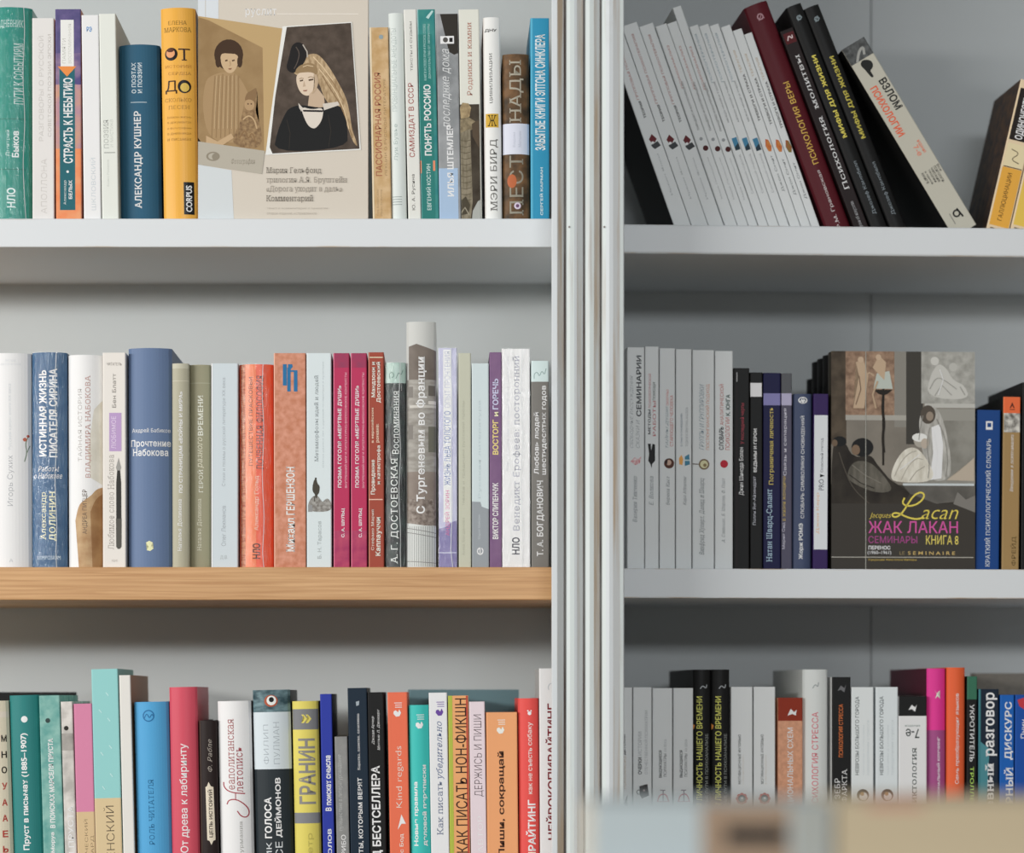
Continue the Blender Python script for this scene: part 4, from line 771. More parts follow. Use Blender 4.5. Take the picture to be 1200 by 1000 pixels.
for i, (w, h) in enumerate(zip(widths, heights)):
    e = 146 if i < 3 else 150
    o = h - 258; c = w / 2 + 1
    e += o
    de = []
    if i < 3:
        de = [T('ГРУППОВАЯ ПСИХОТЕРАПИЯ', c - 3, 12, c, 98, '#9a6a66', 'u', 's'), T('ТЕОРИЯ', c - 2, 100, c + 1, 121, '#3a3a3a', 'u', 'b'), P([(c - 5, e - 4), (c, e - 9), (c + 4, e - 2), (c + 1, e + 1), (c - 3, e + 2)], '#5a2028'), P([(c - 5, e + 3), (c + 4, e + 1), (c + 6, e + 7), (c - 2, e + 9), (c - 4, e + 6)], '#3a3c3e'), C(c - 2, e + 1, 1.6, '#c9c9c9'), A('Ирвин Ялом', c - 2, 165, c + .6, 216, '#7c8082', 'u', 't')]
    elif i < 6:
        de = [T('ПСИХОАНАЛИЗ', c - 3, 25 + o, c - .4, 78 + o, '#a5726a', 'u', 's'), T('ПАРАДОКС И КОНТРПАРАДОКС', c - 1.5, 70 + o, c + 1.4, 130 + o, '#3a3a3a', 'u', 's'), C(c - 1, e - 9, 2, '#8a8d8f'), C(c + .5, e + 3, 3.2, '#4a1a24'), A('Мара Палаццоли', c - 2, 164 + o, c + .4, 215 + o, '#7c8082', 'u', 't')]
    elif i < 9:
        de = [T('ПСИХОТЕРАПИЯ', c - 3.5, 10, c - 1, 70, '#8596a0', 'u', 's'), T('МЕЖДУ МНОЙ И ТОБОЙ', c - 1.5, 70, c + 1.2, 120, '#5a5c5e', 'u', 's'), R(c - 3, e - 11, c + 3, e, '#3f7a9a', 'emblem'), P([(c - 3, e), (c + 3, e - 4), (c + 3, e + 4), (c - 3, e + 4)], '#2c3c46'), A('Семейный подход', c - 2, 160, c + 1, 208, '#73777a', 'u', 't')]
    else:
        de = [T('ТЕРАПИЯ', c - 2.6, 30, c, 58, '#b5a38a', 'u', 's'), T('ТРЕВОГИ И СТРАХА', c - 1.5, 60, c + 1.4, 118, '#4a4a4a', 'u', 'b'), P([(c - 3.5, e - 2), (c - 1, e - 10), (c + 2, e - 8), (c + 3.4, e), (c + 1, e + 6), (c - 2, e + 5)], ('#b5452f', '#c98a3a', 200) if i != 11 else ('#a5452f', '#6f7a3a', 200)), A('Джон Смит', c - 2.4, 160, c + .8, 205, '#6f7476', 'u', 's')]
    B('R1', names[i], x, x + w - .3, 0, WH, de, ANG, local=True, length=h, depth=.14, rec=.003 + .001 * (i % 3), side='#1d1d1c' if i == 0 else None)
    x += w / math.cos(math.radians(ANG)) + .15
x = 972.6
B('R1', 'tall maroon hardback leaning on the white paperbacks', x, x + 29, 0, '#4a2028', [C(14, 16, 4, '#8a6a70', hole=.6), LN([(11, 20), (16, 14), (18, 19)], 1.2, '#8a6a70'), T('ПСИХОЛОГИЯ ВЕРЫ', 12, 98, 19, 200, '#b5943f', 'u', 's'), A('Р.М. Грановская', 13, 208, 18, 280, '#a8a0a0', 'u', 's')], 20.6, 'h', local=True, length=285, rec=.004, depth=.16)
x = 1005.8
B('R1', 'dark brown paperback with a white serif title, leaning on the maroon hardback', x, x + 16.6, 0, '#2a1719', [R(2, 4, 15, 17, '#4a2426', 'emblem'), LN([(5, 13), (8, 7), (11, 13), (12, 8)], 1.2, '#b5a5a5'), T('Психология  молитвы', 5.5, 32, 11.5, 200, '#b9b9bd', 'u', 'f'), A('Уроки об искусстве', 6, 215, 11, 249, '#8a8a8c', 'u', 's')], 21.0, local=True, length=256, rec=.004, depth=.12)
for i, (xx, ln) in enumerate(((1026, 287), (1049, 287))):
    B('R1', ('left', 'right')[i] + ' one of the two leaning black hardbacks with yellow-green titles', xx, xx + 19, 0, '#0e1114', [C(10, 16, 3, '#6f7a7e', hole=.55), LN([(7.5, 19), (12, 13), (13.5, 17)], 1.1, '#6f7a7e'), T('МИФЫ ДЛЯ ЖИЗНИ', 7, 63, 13.5, 166, '#b9ad45' if i == 0 else '#a59a3c', 'u', 'b'), T('МИФЫ', 12.2, 63, 13.6, 80, '#cfd0c0', 'u', 'b') if False else A('Джозеф Кэмпбелл', 8, 196, 13, 262, '#6f777c', 'u', 's')], 21.4 + i * .4, 'h', local=True, length=ln, rec=.004 + .002 * i, depth=.13)
B('R1', 'grey-beige book with black and orange title, leaning far over on the black hardbacks', 1119.5, 1150.3, 0, '#a3a093', [
    R(0, 0, 31, 22, ('#3c3d3d', '#565858', 200), 'cover_picture'), LN([(8, 22), (16, 12), (24, 9), (20, 18)], 3, '#8a8a86', 'cover_picture'), P([(9, 26), (15, 22), (24, 28), (22, 36), (15, 38), (17, 46), (13, 46), (12, 36)], '#2b2b2a', 'cover_picture'), T('ВЗЛОМ', 18, 53, 28, 93, '#1f1d1b', 'd', 'b'), T('ПСИХОЛОГИИ', 4.5, 56, 13.5, 122, '#c9512f', 'd', 'b'),
    T('7-е', 13, 140, 19, 153, '#c96a50', 'd', 's', 'subtitle_lettering'), T('издание', 20, 136, 24, 153, '#c96a50', 'd', 's', 'subtitle_lettering')] + [T(t, 26 - i * 4.2, 172, 29 - i * 4.2, 172 + l, '#4a4844', 'd', 's', 'subtitle_lettering') for i, (t, l) in enumerate((('Все', 9), ('психологи-', 22), ('ческие', 19), ('теории', 17), ('в одной', 17), ('книге', 14)))] +
    [C(17, 233, 4.6, '#1a1a1a', hole=.6), LN([(20, 228), (22, 240)], 2, '#1a1a1a'), R(9, 229, 9.8, 243, '#6f6d66', 'emblem')], 31.4, local=True, length=256, rec=.004, depth=.14, side=('#14130f', '#1c1a15', 20))
def small(label, x, w, decos, ang, side): B('R1', label, x, x + w, 0, '#c3ae8f', decos, ang, local=True, length=186, rec=.004, depth=.105, side=side)
small('small tan paperback with a yellow label, leaning right at the end of the shelf', 1156, 27, [R(2, 105, 25.5, 175, '#c98f2f', 'spine_label'), R(2, 76, 25.5, 104, '#c9b48f', 'spine_label'), R(2, 10, 25.5, 72, '#2b2724', 'spine_label'), LN([(8, 83), (19, 86), (9, 95), (20, 98)], 1, '#4a3f30'), T('ОДИНОЧЕСТВО', 8, 14, 19, 70, '#d9d0bf', 'u', 'b'), T('ГАЛЛЮЦИНАЦИИ', 10, 111, 16.5, 168, '#4a3418', 'u', 's'), R(4, 178, 23, 179.2, '#3a2f22', 'ruled_line'), R(3, 103.6, 25, 104.6, '#3a2f22', 'ruled_line')], -13.2, ('#2a1d14', '#4a3728', 90))
small('small pale yellow paperback cut off by the right edge, leaning right', 1184.3, 27, [R(2, 115, 25.5, 175, '#cba33f', 'spine_label'), R(2, 10, 25.5, 72, '#7a5a2c', 'spine_label'), R(4, 178, 23, 179.2, '#3a2f22', 'ruled_line')], -13.2, '#6a5a3f')

# ------------------------------------------------------------------ middle right shelf
G = '!#e4e7e7'
def auth(t, a, y0, b, y1): return A(t, a, y0, b, y1, '#6a6f72', 'u', 'i')
B('R2', 'white paperback nearest the post on the middle right shelf, with a reddish flame emblem', 735.2, 755.6, 407, G, [T('СВОБОДНЫЕ РАССУЖДЕНИЯ', 738.5, 440, 743, 525, '#7d8183', 'u', 'k'), T('СКАЗКИ И', 745.5, 492, 750, 525, '#7d8183', 'u', 'k'), T('СЕМИНАРИИ', 746, 416.5, 752, 488, '#3f4244', 'u', 'b'), P([(739, 541), (744, 536), (748, 538), (752, 535), (750, 543), (745, 545)], ('#a5555a', '#c9b0b0', 300)), auth('Валерия Тимченко', 742, 558, 748, 612)], 0)
B('R2', 'white paperback with a black figure emblem, second from the post', 756.2, 772.4, 406, G, [T('МЕТОДЫ', 759.8, 480, 763.3, 509, '#2f3032', 'u', 'b'), T('ПСИХОЛОГИЧЕСКОЙ', 759.8, 438, 763.3, 478, '#9a5a5c', 'u', 's'), T('РАБОТЫ', 765.3, 470, 769, 511, '#9a5a5c', 'u', 's'), T('ПОМОЩИ', 765.3, 448, 769, 469, '#3f4a44', 'u', 's'), P([(759.5, 520), (763, 520), (763.5, 528), (765, 520), (768, 521), (766.5, 532), (768, 540), (764.5, 544), (764, 549), (762.6, 544), (760, 540), (761, 532)], '#1c1f20'), auth('Е. Волкова', 761, 558, 766, 592)], 0)
B('R2', 'white paperback with a dark brown swirl emblem, third from the post', 773.2, 791.6, 408, G, [T('ТАЙНЫ ДУШИ', 779.5, 476, 784, 525, '#5f7078', 'u', 'k'), T('СКАЗОЧНЫХ', 781, 456, 784, 475, '#b06a66', 'u', 's'), T('СТАРЕЮЩЕГО ЧЕЛОВЕКА', 785.5, 463, 790, 523, '#a9645f', 'u', 's'), C(784.5, 543, 6, '#4a3028'), C(784, 542, 3.2, '#a58a7a'), P([(779, 541), (783, 538), (782, 545)], '#2f1f1c'), auth('Верена Каст', 781, 558, 786, 592)], 0)
B('R2', 'white paperback with an orange and teal emblem, fourth from the post', 792.4, 811, 409, G, [T('О СНАХ И СНОВИДЕНИЯХ', 798, 484, 800.4, 523, '#46586a', 'u', 's'), T('ТЕОРИЯ И ПРАКТИКА АНАЛИЗА', 803.8, 477, 806.8, 523, '#8a8d8e', 'u', 's'), P([(796, 537), (799, 533), (801, 538), (800, 545), (796.5, 544)], '#cf8a3f'), P([(803, 535), (808, 532), (809, 544), (803, 546)], '#3a6f86'), R(803, 538.5, 809, 540, '#a5b5b5', 'emblem'), auth('Карл Абрахам', 801, 558, 805.5, 592)], 0)
B('R2', 'widest white paperback of the row, with a round gold-green emblem and long subtitle', 811.9, 837.5, 410, G, [T('ГРУППЫ И ГРУППИРОВКИ', 820, 450, 825.5, 527, '#6a7a84', 'u', 'k'), T('ПОСТЮНГИАНСКИЙ ПОДХОД', 827, 450, 832.5, 527, '#b5836a', 'u', 's'), C(825.5, 544, 6.3, '#6a5a45'), C(825.5, 544, 4.6, '#b9b58f'), C(826.5, 545, 2, '#7a6a4a'), LN([(812, 543.5), (819, 544)], 1, '#4a4038'), auth('Винфрид Хуперт, Давид и Шварц', 820, 560, 827, 650)], 0)
B('R2', 'white paperback with a plain red disc, just left of the black books', 838.3, 859.4, 411, G, [T('СЛОВАРЬ', 843, 500, 848.5, 527, '#2f3032', 'u', 'b'), T('АНАЛИТИЧЕСКОЙ', 843, 450, 848.5, 498, '#a8605a', 'u', 's'), T('ПСИХОЛОГИИ', 850.5, 489, 855.8, 527, '#a8605a', 'u', 's'), T('К. ЮНГА', 851, 462, 856, 487, '#2f4a44', 'u', 'b'), C(849, 543.5, 4.6, '#a82432'), auth('А. Сэмюэлс, Б. Шортер, Ф. Плот', 846, 560, 851, 636)], 0)
B('R2', 'black paperback with a dull red title, next to the white paperbacks', 860.2, 878.8, 431, '#120e10', [LN([(864, 436), (864, 447)], .9, '#8a8a8a', 'ruled_line'), LN([(864, 450), (864, 664)], .5, '#2f2628', 'ruled_line'), A('Джин Шинода Болен', 866.5, 524, 872.5, 580, '#b5b3b5', 'u', 's'), T('У последней черты', 868, 472, 873.5, 520, '#7c363e', 'u', 's')], 0)
B('R2', 'narrow blue-black book with a pale pink square near its top', 879.6, 894.2, 436, '#11131c', [R(879.8, 448.3, 893.2, 464.5, '#b5a8ab', 'pale_square'), T('ВЕДЬМЫ И ГЕРОИ', 883.5, 502, 888, 553, '#cfcfd4', 'u', 'b'), A('Полли Янг-Айзендрат', 882.5, 558, 887, 615, '#8f9097', 'u', 's')], 0)
B('R2', 'navy paperback with a lilac band and a gold and blue title', 895, 915.4, 436.5, '#161a3a', [R(895, 460.5, 916, 474.5, '#66638a', 'lilac_band'), T('Пограничная личность', 901.5, 477, 908, 568, '#a8984a', 'u', 'f'), A('Натан Шварц-Салант', 898.5, 573, 907, 658, '#8a9fd0', 'u', 'f')], 0)
B('R2', 'grey-purple paperback with a lilac band right of the navy one', 916.2, 928.6, 437, '#454350', [R(916, 460.5, 929, 474.5, '#8a869c', 'lilac_band'), R(916, 437, 929, 460.5, '#48494c'), T('Связь и сепарация', 918.5, 478, 923, 557, '#a5a3ac', 'u', 's'), T('в жизни женщины', 917.5, 558, 922, 610, '#8f7d48', 'u', 's'), A('Мария Сид', 917, 612, 921, 643, '#9a98a3', 'u', 's')], 0)
B('R2', 'slate blue hardback with a pale globe emblem at the top', 930.6, 952.6, 461, '#3b4256', [C(941.5, 468.5, 5.5, '#b5b9c3', 4, hole=.75), LN([(938, 471), (941.5, 465), (945, 471)], 1.1, '#b5b9c3'), C(941.5, 469.5, 1.8, '#b5b9c3'), T('СЛОВАРЬ СИМВОЛИКИ СНОВИДЕНИЙ', 938, 487, 944, 607, '#cdd0d8', 'u', 's'), A('Жорж РОМЭ', 936.5, 613, 942.5, 655, '#cdd0d8', 'u', 'b')], -.3, 'h')
B('R2', 'purple paperback with a tall white panel, beside the face-out book', 954.0, 971.6, 461, '#33284a', [R(954.4, 486, 970.5, 643.5, '#adb0bc', 'white_panel'), T('Опасный метод', 962, 513, 965.8, 553, '#4a4a52', 'u', 's'), P([(961.5, 559), (967, 557), (961.5, 555)], '#1a1a1a'), T('PRO', 960, 561, 966, 574, '#4a4a52', 'u', 's', 'emblem'), A('Джон Керр', 957, 577, 961, 625, '#bf8f70', 'u', 's')], -.25)
def p3(a, b): return (960 + a / 3.03, 380 + b / 3.03)
scene_ = [
    R(975, 411, 1146, 568, ('#67625a', '#726c63', 25), 'cover_picture'), R(975, 411, 993, 520, ('#3a332c', '#4f463b', 60), 'cover_picture'), R(992, 411, 1051, 486, ('#6a5546', '#8d7460', 150), 'cover_picture'), R(1050, 411, 1065, 500, '#74716a', 'cover_picture'), R(1064, 411, 1084, 520, '#3c3a36', 'cover_picture'),
    R(1082, 411, 1146, 472, ('#7d7c76', '#96958f', 110), 'cover_picture'), R(1086, 472, 1146, 477, '#9c9b95', 'cover_picture'), R(1084, 478, 1146, 492, '#7f7d76', 'cover_picture'), R(1084, 492, 1146, 566, ('#66645d', '#7b7972', 40), 'cover_picture'), R(992, 486, 1064, 492, '#8d8a82', 'cover_picture'),
    # plain lamp stand, niche figures and seated robed guests
    R(1035.5, 455, 1038, 545, '#2b2824', 'cover_picture'), P([(1025, 456), (1048, 456), (1042, 461), (1037, 463), (1031, 461)], '#2b2824', 'cover_picture'), P([(1025, 455), (1029, 437), (1044, 434), (1048, 455)], '#9aa098', 'cover_picture'),
    P([(1001, 478), (1008, 440), (1004, 424), (1013, 420), (1019, 440), (1014, 478)], '#a08a72', 'cover_picture'), P([(1024, 430), (1032, 416), (1040, 424), (1038, 445)], '#a08a72', 'cover_picture'),
    P([(1088, 465), (1092, 440), (1102, 424), (1112, 430), (1120, 445), (1134, 450), (1140, 468)], '#a3a29c', 'cover_picture'), C(1098, 422, 5, '#a8a7a1', part='cover_picture'), C(1120, 429, 5, '#9a9993', part='cover_picture'),
    P([(1078, 500), (1082, 480), (1092, 472), (1104, 480), (1112, 505), (1118, 540), (1116, 562), (1090, 564)], ('#7f7d77', '#a09e98', 60, (4, 1, 1)), 'cover_picture'), C(1090, 485, 9, '#4a443d', 11, 'cover_picture'), P([(1094, 500), (1104, 496), (1108, 520), (1106, 560), (1092, 562), (1096, 530)], '#c3c2bc', 'cover_picture'),
    P([(1044, 560), (1052, 538), (1064, 524), (1078, 524), (1090, 540), (1098, 556), (1090, 565), (1054, 565)], ('#a5a093', '#bdb9ae', 50, (3, 1, 1)), 'cover_picture'), C(1082, 516, 9, '#8f8a80', 8, 'cover_picture'), C(1080, 512, 9, '#c9c4b8', 5, 'cover_picture'),
    P([(1112, 562), (1126, 552), (1140, 540), (1145, 535), (1145, 563)], '#9a8f80', 'cover_picture'),
    P([(975, 667), (975, 520), (984, 514), (993, 520), (998, 532), (1006, 536), (1022, 532), (1030, 545), (1044, 562), (1062, 572), (1080, 590), (1060, 667)], ('#2a2724', '#38342f', 40), 'cover_picture'), C(985, 517, 8, '#1a1817', 6, 'cover_picture'), C(1012, 524, 13, '#211e1b', 11, 'cover_picture'),
    P([(992, 560), (1000, 540), (1020, 540), (1036, 555), (1050, 575), (1030, 578), (1008, 570)], ('#4a4740', '#5c5850', 60, (3, 1, 1)), 'cover_picture'),
    LN([(1050, 558), (1058, 540), (1068, 530), (1076, 528)], 1, '#8f8a7e', 'cover_picture'), LN([(1058, 562), (1066, 546), (1076, 536), (1084, 538)], 1, '#918c80', 'cover_picture'), LN([(1068, 563), (1076, 552), (1086, 546)], 1, '#8a8579', 'cover_picture'), LN([(1056, 550), (1070, 540), (1080, 532)], .8, '#e0ddd3', 'cover_picture'), C(1086, 519, 4.5, '#9a8f82', 6, 'cover_picture'),
    LN([(1092, 500), (1088, 520), (1092, 545), (1090, 560)], .9, '#6f6d67', 'cover_picture'), LN([(1100, 490), (1110, 510), (1114, 540), (1111, 558)], .9, '#6f6d67', 'cover_picture'), LN([(1097, 505), (1101, 530), (1098, 558)], .9, '#e3e2dc', 'cover_picture'), LN([(1084, 486), (1081, 500), (1079, 515)], .9, '#75736d', 'cover_picture'), C(1092, 487, 4.4, '#7d7164', 5.5, 'cover_picture'),
    LN([(1092, 455), (1100, 440), (1112, 446), (1124, 455)], .9, '#7f7e78', 'cover_picture'), LN([(1098, 463), (1106, 450), (1118, 462)], .9, '#7f7e78', 'cover_picture'), LN([(1104, 432), (1108, 444), (1102, 462)], .9, '#d6d5cf', 'cover_picture'), LN([(1128, 452), (1134, 462)], .9, '#7f7e78', 'cover_picture'),
    LN([(1004, 474), (1010, 456), (1008, 440)], .9, '#5f4c3e', 'cover_picture'), LN([(1012, 444), (1020, 436), (1026, 440)], 1.6, '#a08a72', 'cover_picture'), LN([(1030, 446), (1024, 462), (1028, 478)], 2.2, '#9a846c', 'cover_picture'), C(1010, 421, 3.6, '#a58f78', part='cover_picture'), C(1031, 418, 3.4, '#a58f78', part='cover_picture'),
    LN([(984, 530), (990, 548), (1000, 572), (1020, 590)], 1.1, '#4a453e', 'cover_picture'), LN([(1000, 545), (1014, 556), (1034, 566)], 1, '#6a665d', 'cover_picture'), LN([(996, 556), (1010, 566), (1026, 572)], 1, '#2e2b27', 'cover_picture'), C(1004, 527, 5, '#6a5848', 6, 'cover_picture'), C(979, 519, 3.4, '#5f5042', 4, 'cover_picture'), LN([(1036.7, 462), (1035.6, 480), (1038, 496), (1035.8, 512), (1037.4, 530)], 3, '#2b2824', 'cover_picture'),
    R(1060, 566, 1145, 568.6, '#a5abac', 'cover_picture'), P([(1060, 568.6), (1146, 568.6), (1146, 585), (1100, 590), (1070, 580)], ('#4a4844', '#5a5752', 40), 'cover_picture'), P([(975, 590), (1146, 590), (1146, 668), (975, 668)], '#3a3733', 'title_panel'), P([(1068, 578), (1100, 590), (1060, 592)], '#3a3733', 'title_panel'),
    P([(1125, 576), (1135, 585), (1146, 580), (1146, 600), (1120, 590)], '#6a6762', 'title_panel'),
    R(1015.4, 411, 1016.2, 668, '#8f8e86', 'ruled_line'), R(975, 652.6, 1144, 653.4, '#a09c92', 'ruled_line'), T('Jacques', 1020, 600.5, 1046, 608.5, '#d9a83c', 'h', 'k', 'author_lettering'), T('acan', 1082, 597, 1126, 608, '#e3ac3c', 'h', 'k', 'author_lettering'),
    LN([(1062, 583), (1059, 589), (1064, 593), (1074, 592), (1083, 586), (1086, 579), (1081, 576), (1073, 580), (1066, 590), (1060, 600), (1053, 606), (1047, 605), (1048, 601), (1055, 601), (1065, 606), (1076, 608.5), (1085, 606)], 1.9, '#e3ac3c', 'author_lettering'),
    T('ЖАК ЛАКАН', 1019, 610.5, 1125.5, 624.5, '#b54a8a', 'h', 's', 'author_lettering'), T('СЕМИНАРЫ', 1019, 628, 1077, 636.5, '#8f4076', 'h', 's'), T('КНИГА 8', 1087.5, 627, 1126, 638, '#e3ac4a', 'h', 's'), T('ПЕРЕНОС', 1019, 639.5, 1045, 644, '#cfccc3', 'h', 'b', 'subtitle_lettering'), T('(1960–1961)', 1018, 645.5, 1046, 650.5, '#cfccc3', 'h', 's', 'subtitle_lettering')] + \
    [T('S E M I N A I R E', 1066, 646, 1122, 650, '#b59a5a', 'h', 's', 'subtitle_lettering')] + [T('LE', 1056, 646, 1062, 650, '#7a6c4a', 'h', 's', 'subtitle_lettering'), T('В редакции Жака-Алена Миллера', 1019, 654.6, 1076, 657.6, '#a58c3c', 'h', 's', 'subtitle_lettering')]
FACE('R2', 'dark illustrated hardback facing forward, with pink and gold lettering on its cover', 975, 1145.5, 411, '#3a3732', scene_, .027, .004)
for i in range(4):
    FACE('R2', ('first', 'second', 'third', 'last')[i] + ' of the dark hardbacks lined up behind the face-out illustrated one', 975, 1145.5, 411 if i < 3 else 428, '#22201e', [], .026, .033 + .0285 * i, group='dark hardbacks behind the face-out one')
B('R2', 'deep blue paperback with a white upward title, right of the face-out book', 1147, 1175, 479, '#163f72', [R(1157.3, 492, 1165.3, 502, '#cfd8e3', 'emblem'), R(1159, 494, 1163.6, 499, '#163f72', 'emblem'), T('КРАТКИЙ ПСИХОЛОГИЧЕСКИЙ СЛОВАРЬ', 1156, 513, 1162.5, 663, '#bccee3', 'u', 'f')], -.6, rec=.006)
B('R2', 'dull gold paperback with an orange top and a small grey photograph', 1176.6, 1197, 464, '#8a7048', [R(1176.6, 464, 1198, 483, '#d65a30', 'orange_top'), P([(1184, 477), (1187, 470), (1190, 477), (1188.5, 477), (1187, 474), (1185.6, 477)], '#4a2a20'), R(1184, 478.3, 1190, 479.2, '#4a2a20', 'emblem'), R(1177, 483, 1198, 505.5, ('#55524d', '#b5b2aa', 150), 'cover_picture'), T('Введение в психоанализ', 1184.5, 508, 1189, 575, '#d9d2bf', 'u', 'i'), A('ФРЕЙД', 1185, 628, 1192, 662, '#52442a', 'u', 'f')], -.6, side='#16130f', depth=.15)
B('R2', 'black book cut off by the right edge of the picture', 1199, 1224, 447, '#141312', [], -.5)

# ------------------------------------------------------------------ lower right shelf
B('R3', 'white paperback half hidden by the post on the lower right shelf', 719, 741.4, 806, G, [T('ДЕТСКИЙ', 729, 861, 734, 885, '#2f3032', 'u', 'b'), T('ПСИХОАНАЛИЗ', 730, 887, 734, 925, '#9a8a7a', 'u', 's'), P([(730, 945), (736, 932), (735, 940), (737, 946)], '#2f3032')], 0)
B('R3', 'white paperback with a dark doctor-bag emblem', 742.2, 764.2, 806, G, [T('ОЧЕРКИ', 748, 888, 752.5, 908, '#3a3c3e', 'u', 'b'), T('ИСТОРИИ', 748, 858, 752.5, 886, '#8a8d8e', 'u', 's'), T('ОТЕЧЕСТВЕННОЙ ПСИХИАТРИИ', 755, 833, 759.5, 908, '#8a8d8e', 'u', 's'), P([(749.5, 922), (759, 919.5), (761, 933), (752.5, 937), (750, 932)], '#2a1c1c'), C(749, 929, 3, '#2a1c1c', hole=.7), R(754, 926, 756, 928, '#8a7a7a', 'emblem'), auth('Ю. Каннабих', 750, 948, 755, 990)], 0)
for i, x in enumerate((765, 789.4)):
    d = x - 765
    B('R3', ('left', 'right')[i] + ' one of the two white paperbacks with a red trident emblem', x, x + 23.4, 807, G, [T('ВЫДАЮЩИЕСЯ', 772.5 + d, 880, 776.5 + d, 912, '#4a4c4e', 'u', 'b'), T('ПСИХИАТРЫ', 778 + d, 884, 781.5 + d, 911, '#5a5c5e', 'u', 's'), T('XX ВЕКА', 778.5 + d, 867, 781.5 + d, 882, '#8f9293', 'u', 's'),
        LN([(771 + d, 940), (773 + d, 933), (779 + d, 931), (782 + d, 934), (784 + d, 940)], 1.4, '#9a3f4a'), LN([(777.5 + d, 927), (777.5 + d, 941)], 1.2, '#5a4a52'), LN([(774 + d, 927), (780 + d, 927)], 1, '#5a4a52'), LN([(770 + d, 940.5), (785 + d, 940.5)], .8, '#9a3f4a')], 0)
for i, x in enumerate((812.4, 834.4)):
    d = x - 812.4
    B('R3', ('left', 'right')[i] + ' one of the two tall black hardbacks with a yellow title', x, x + 21.4, 785.5, '#101113', [LN([(821 + d, 808), (824 + d, 804), (828 + d, 808), (829 + d, 803)], 1.1, '#7a7d80'), T('НЕВРОТИЧЕСКАЯ ЛИЧНОСТЬ НАШЕГО ВРЕМЕНИ', 816.8 + d, 817, 823.6 + d, 1012, '#bfae45', 'u', 's'), T('НОВЫЕ ПУТИ В ПСИХОАНАЛИЗЕ', 827 + d, 861, 830.6 + d, 953, '#6a6d6a', 'u', 's', 'subtitle_lettering'), P([(812.6 + d, 849), (815 + d, 851), (814 + d, 855), (812.6 + d, 856)], '#b56a2f')], 0, 'h', depth=.17)
for i, x in enumerate((857.2, 883.8)):
    d = x - 857.2
    B('R3', ('left', 'right')[i] + ' one of the two white paperbacks with an eye inside a red flower', x, x + 25.4, 806, G, [T('МОТИВАЦИОННЫЕ ИНТЕРВЬЮ', 865.5 + d, 862, 869.3 + d, 920, '#3f4143', 'u', 's'), T('В ПРАКТИКЕ ПСИХОЛОГА', 870.5 + d, 886, 872.5 + d, 920, '#b0a596', 'u', 't', 'subtitle_lettering')] +
        [C(869.8 + d + 4.8 * math.cos(a), 937.5 + 4.8 * math.sin(a), 2.4, '#a8433a', n=10) for a in [j * math.tau / 8 for j in range(8)]] + [C(869.8 + d, 937.5, 4.6, '#2a2a2e'), C(869.8 + d, 937.5, 2.8, '#5a8a94'), C(870 + d, 937, 1.2, '#e0e0e0'), auth('Миллер', 867 + d, 955, 872 + d, 985)], 0)
B('R3', 'short copper brown book with a dark red top band', 912, 941.2, 819, ('#a87a60', '#9a6e56', 200), [R(912, 819, 942, 846, '#6f2c1e', 'top_band'), P([(923, 840), (927, 832), (931, 836), (934, 833), (933, 840), (929, 838)], '#cdbdb0'), T('ТЕРАПИЯ ЭМОЦИОНАЛЬНЫХ СХЕМ', 923, 854, 931, 1010, '#cfc6ba', 'u', 's')], 0, rec=.001)
B('R3', 'tall white hardback with a thin red upward title', 942, 971.2, 786, '#a8aba9', [LN([(953, 808), (956, 803), (959, 807), (960, 801)], 1.1, '#7a7f80'), T('ПСИХОЛОГИЯ СТРЕССА', 952, 836, 959.5, 950, '#a8505a', 'u', 's')], 0, 'h', depth=.17)
B('R3', 'black paperback with a rust red and white title, beside the tall white hardback', 975.5, 997.6, 795, '#131213', [P([(982, 811), (986, 805), (990, 808), (992, 804), (990, 813), (986, 810)], '#5a5a5c'), T('ПСИХОЛОГИЯ СТРЕССА', 983.5, 827, 988.5, 889, '#c2622f', 'u', 's', 'subtitle_lettering'), T('ПОЧЕМУ У ЗЕБР', 978.5, 914, 985, 995, '#dcdcdc', 'u', 'f'), T('НЕ БЫВАЕТ ИНФАРКТА', 987, 903, 993.5, 1015, '#dcdcdc', 'u', 'f')], 0, side='#c3c6bd')
for i, x in enumerate((998.4, 1027)):
    d = x - 998.4
    B('R3', ('left', 'right')[i] + ' one of the two pale paperbacks with a small round gold portrait', x, x + 26.2, 807, '#b3b9bd', [T('НЕВРОЗЫ БОЛЬШОГО ГОРОДА', 1002.8 + d, 818, 1008 + d, 910, '#3f4547', 'u', 's'), T('причины и способы', 1011.5 + d, 852, 1014 + d, 910, '#9aa1a4', 'u', 't', 'subtitle_lettering'), T('преодоления стресса', 1017 + d, 846, 1020 + d, 910, '#9aa1a4', 'u', 't', 'subtitle_lettering'),
        C(1011.8 + d, 934, 7.2, '#33291f'), C(1012.5 + d, 935.5, 4.8, '#d2cdbd'), C(1011 + d, 932.5, 2.4, '#8a6a3c')], 0)
B('R3', 'small mint-white book with a black top band, in front of the pink hardback', 1053.6, 1087, 818, '#cfe0da', [R(1053.6, 818, 1088, 841, '#161718', 'black_band'), P([(1065, 834), (1069, 828), (1073, 831), (1075, 828), (1073, 836), (1069, 833)], '#c9ccca'), T('7-е', 1062, 856, 1078, 867, '#2f3634', 'f', 's', 'subtitle_lettering'), T('издание', 1061, 851.5, 1079, 854, '#7d8884', 'h', 's', 'subtitle_lettering'), T('Конфликтология', 1068, 878, 1076.5, 985, '#3a4440', 'u', 'f')], 0, depth=.1, rec=.0015)
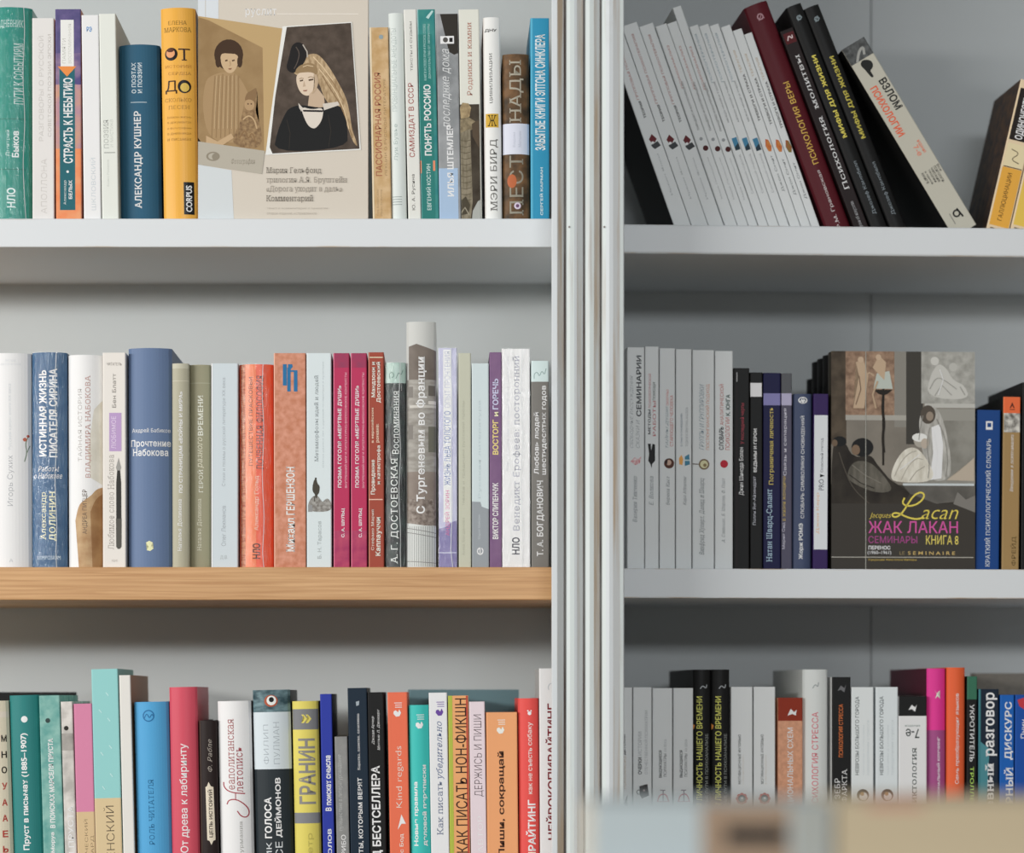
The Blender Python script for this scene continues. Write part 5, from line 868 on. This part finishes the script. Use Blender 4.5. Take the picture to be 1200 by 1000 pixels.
B('R3', 'magenta hardback with a plum lower part', 1088, 1110, 785.5, '#c2337f', [R(1086, 858, 1111, 1079, '#8d4674', 'plum_band'), T('ПРОФЕССИОНАЛЬНЫЙ КОУЧИНГ', 1099, 866, 1103, 965, '#d9b8cc', 'u', 'b'), P([(1097, 811), (1099, 815), (1103, 811), (1101, 816), (1103, 821), (1100, 818), (1097, 821), (1099, 816)], '#e3d2b5')], 0, 'h', side='#4c1f30', depth=.17, rec=.004)
B('R3', 'orange-red hardback with a white upward title at the lower right', 1111, 1132.4, 784.5, '#de532c', [T('Семь преобразующих языков', 1120, 815, 1125.5, 921, '#f2d9cf', 'u', 's')], -.1, 'h')
B('R3', 'narrow black-green book with widely spaced letters reading downwards', 1134, 1146, 795, '#121a18', [R(1134, 795, 1147, 822, '#33604c', 'green_top'), T('УКРОТИТЕЛЬ', 1137, 828, 1142.5, 895, '#e3e6e0', 'd', 's'), T('ТРОЛЛЕЙ', 1137.5, 901, 1143, 950, '#9cc24c', 'd', 's')], -.2, depth=.11)
B('R3', 'dark petrol paperback with big white slab letters', 1147.2, 1171.6, 810, '#132c36', [P([(1147, 870), (1160, 880), (1150, 1079), (1147, 1079)], '#3f747c', 'spine_band'), R(1147, 810, 1149.5, 1079, '#356a70'), T('разговор', 1156, 814, 1169.5, 889, '#e8eceb', 'u', 'g'), T('Душевный', 1155, 897, 1168, 990, '#e0e8e8', 'u', 'g')], -.2)
B('R3', 'cobalt blue paperback with bold pale capital letters', 1172.8, 1189.6, 817, '#1e549a', [T('ДИСКУРС', 1178, 825, 1188, 893, '#d3e3f2', 'u', 'g'), T('СПОРНЫЙ', 1177, 902, 1188, 978, '#d3e3f2', 'u', 'g')], -.3)
B('R3', 'darker blue paperback with a red patch, cut off by the right edge', 1190.6, 1216, 817, '#1d478c', [P([(1193, 823), (1201, 820), (1201, 834), (1195, 830)], '#a8343a'), T('Пнин', 1197, 846, 1203, 868, w_, 'u', 's')], -.3)
FACE('R3', 'grey-brown cloth book standing face out behind the blue paperbacks', 1183, 1290, 788, ('#5f5b55', '#6a665f', 150, (1, 1, 6)), [], .02, .145, group='books on the lower right shelf')

# ------------------------------------------------------------------ out-of-focus books on a counter in front of the shelves
YF = -1.15
def Xf(px): return (px - VX) * S * (D + YF) / D
def Zf(py): return EYE + (VY - py) * S * (D + YF) / D
ct = thing('display_counter', 'white display counter in front of the bookcase, carrying two books lying flat', 'counter', ((Xf(960)), YF, 0))
cx = Xf(960); ztop = Zf(1036)
box_obj('counter_top', (Xf(640) - cx, Xf(1330) - cx, -.02, .16, ztop - .025, ztop), M_WHITE, ct, .002)
box_obj('counter_body', (Xf(650) - cx, Xf(1320) - cx, -.005, .15, 0, ztop - .0255), M_WHITE, ct)
box_obj('plinth', (Xf(650) - cx, Xf(1320) - cx, -.008, -.0052, 0, .08), M_WORN, ct)
sf = S * (D + YF) / D
def lying(label, x0, x1, top, color, decos, depth, side=None, kind='p', y=YF, bottom=1036, zb=None):
    w = (bottom - top) * sf; h = (x1 - x0) * sf
    def to_px(u, v): return (u * sf, h - v * sf)
    # rotating a standing book about y by +90 degrees lays it down with its head to the right
    return make_book(label, w, h, depth, color, LIGHT['F'], decos, ((x0 - VX) * sf, y, ztop + w + .0004), (0, math.pi / 2, 0), 'books lying on the counter', kind, side, to_px=to_px)
L1_ = 281
# local v runs from the head (right end) to the tail (left end); u from the upper board downwards
lying('blurred pale book with a tan and black spine lying on the counter', 694, 975, 943, '#b9c5c8', [R(0, 281 - 232, 93, 281 - 128, '#a58c74', 'tan_band'), R(26, 281 - 228, 48, 281 - 156, '#1a1a1c', 'dark_band'), R(0, 281 - 281, 93, 281 - 236, '#a9aca6', 'grey_band')], .12)
lying('blurred thick cream book lying on the counter at the lower right', 980, 1262, 940, '#c4b393', [R(0, 180, 9, 246, '#c98f7c', 'pink_band')], .12)
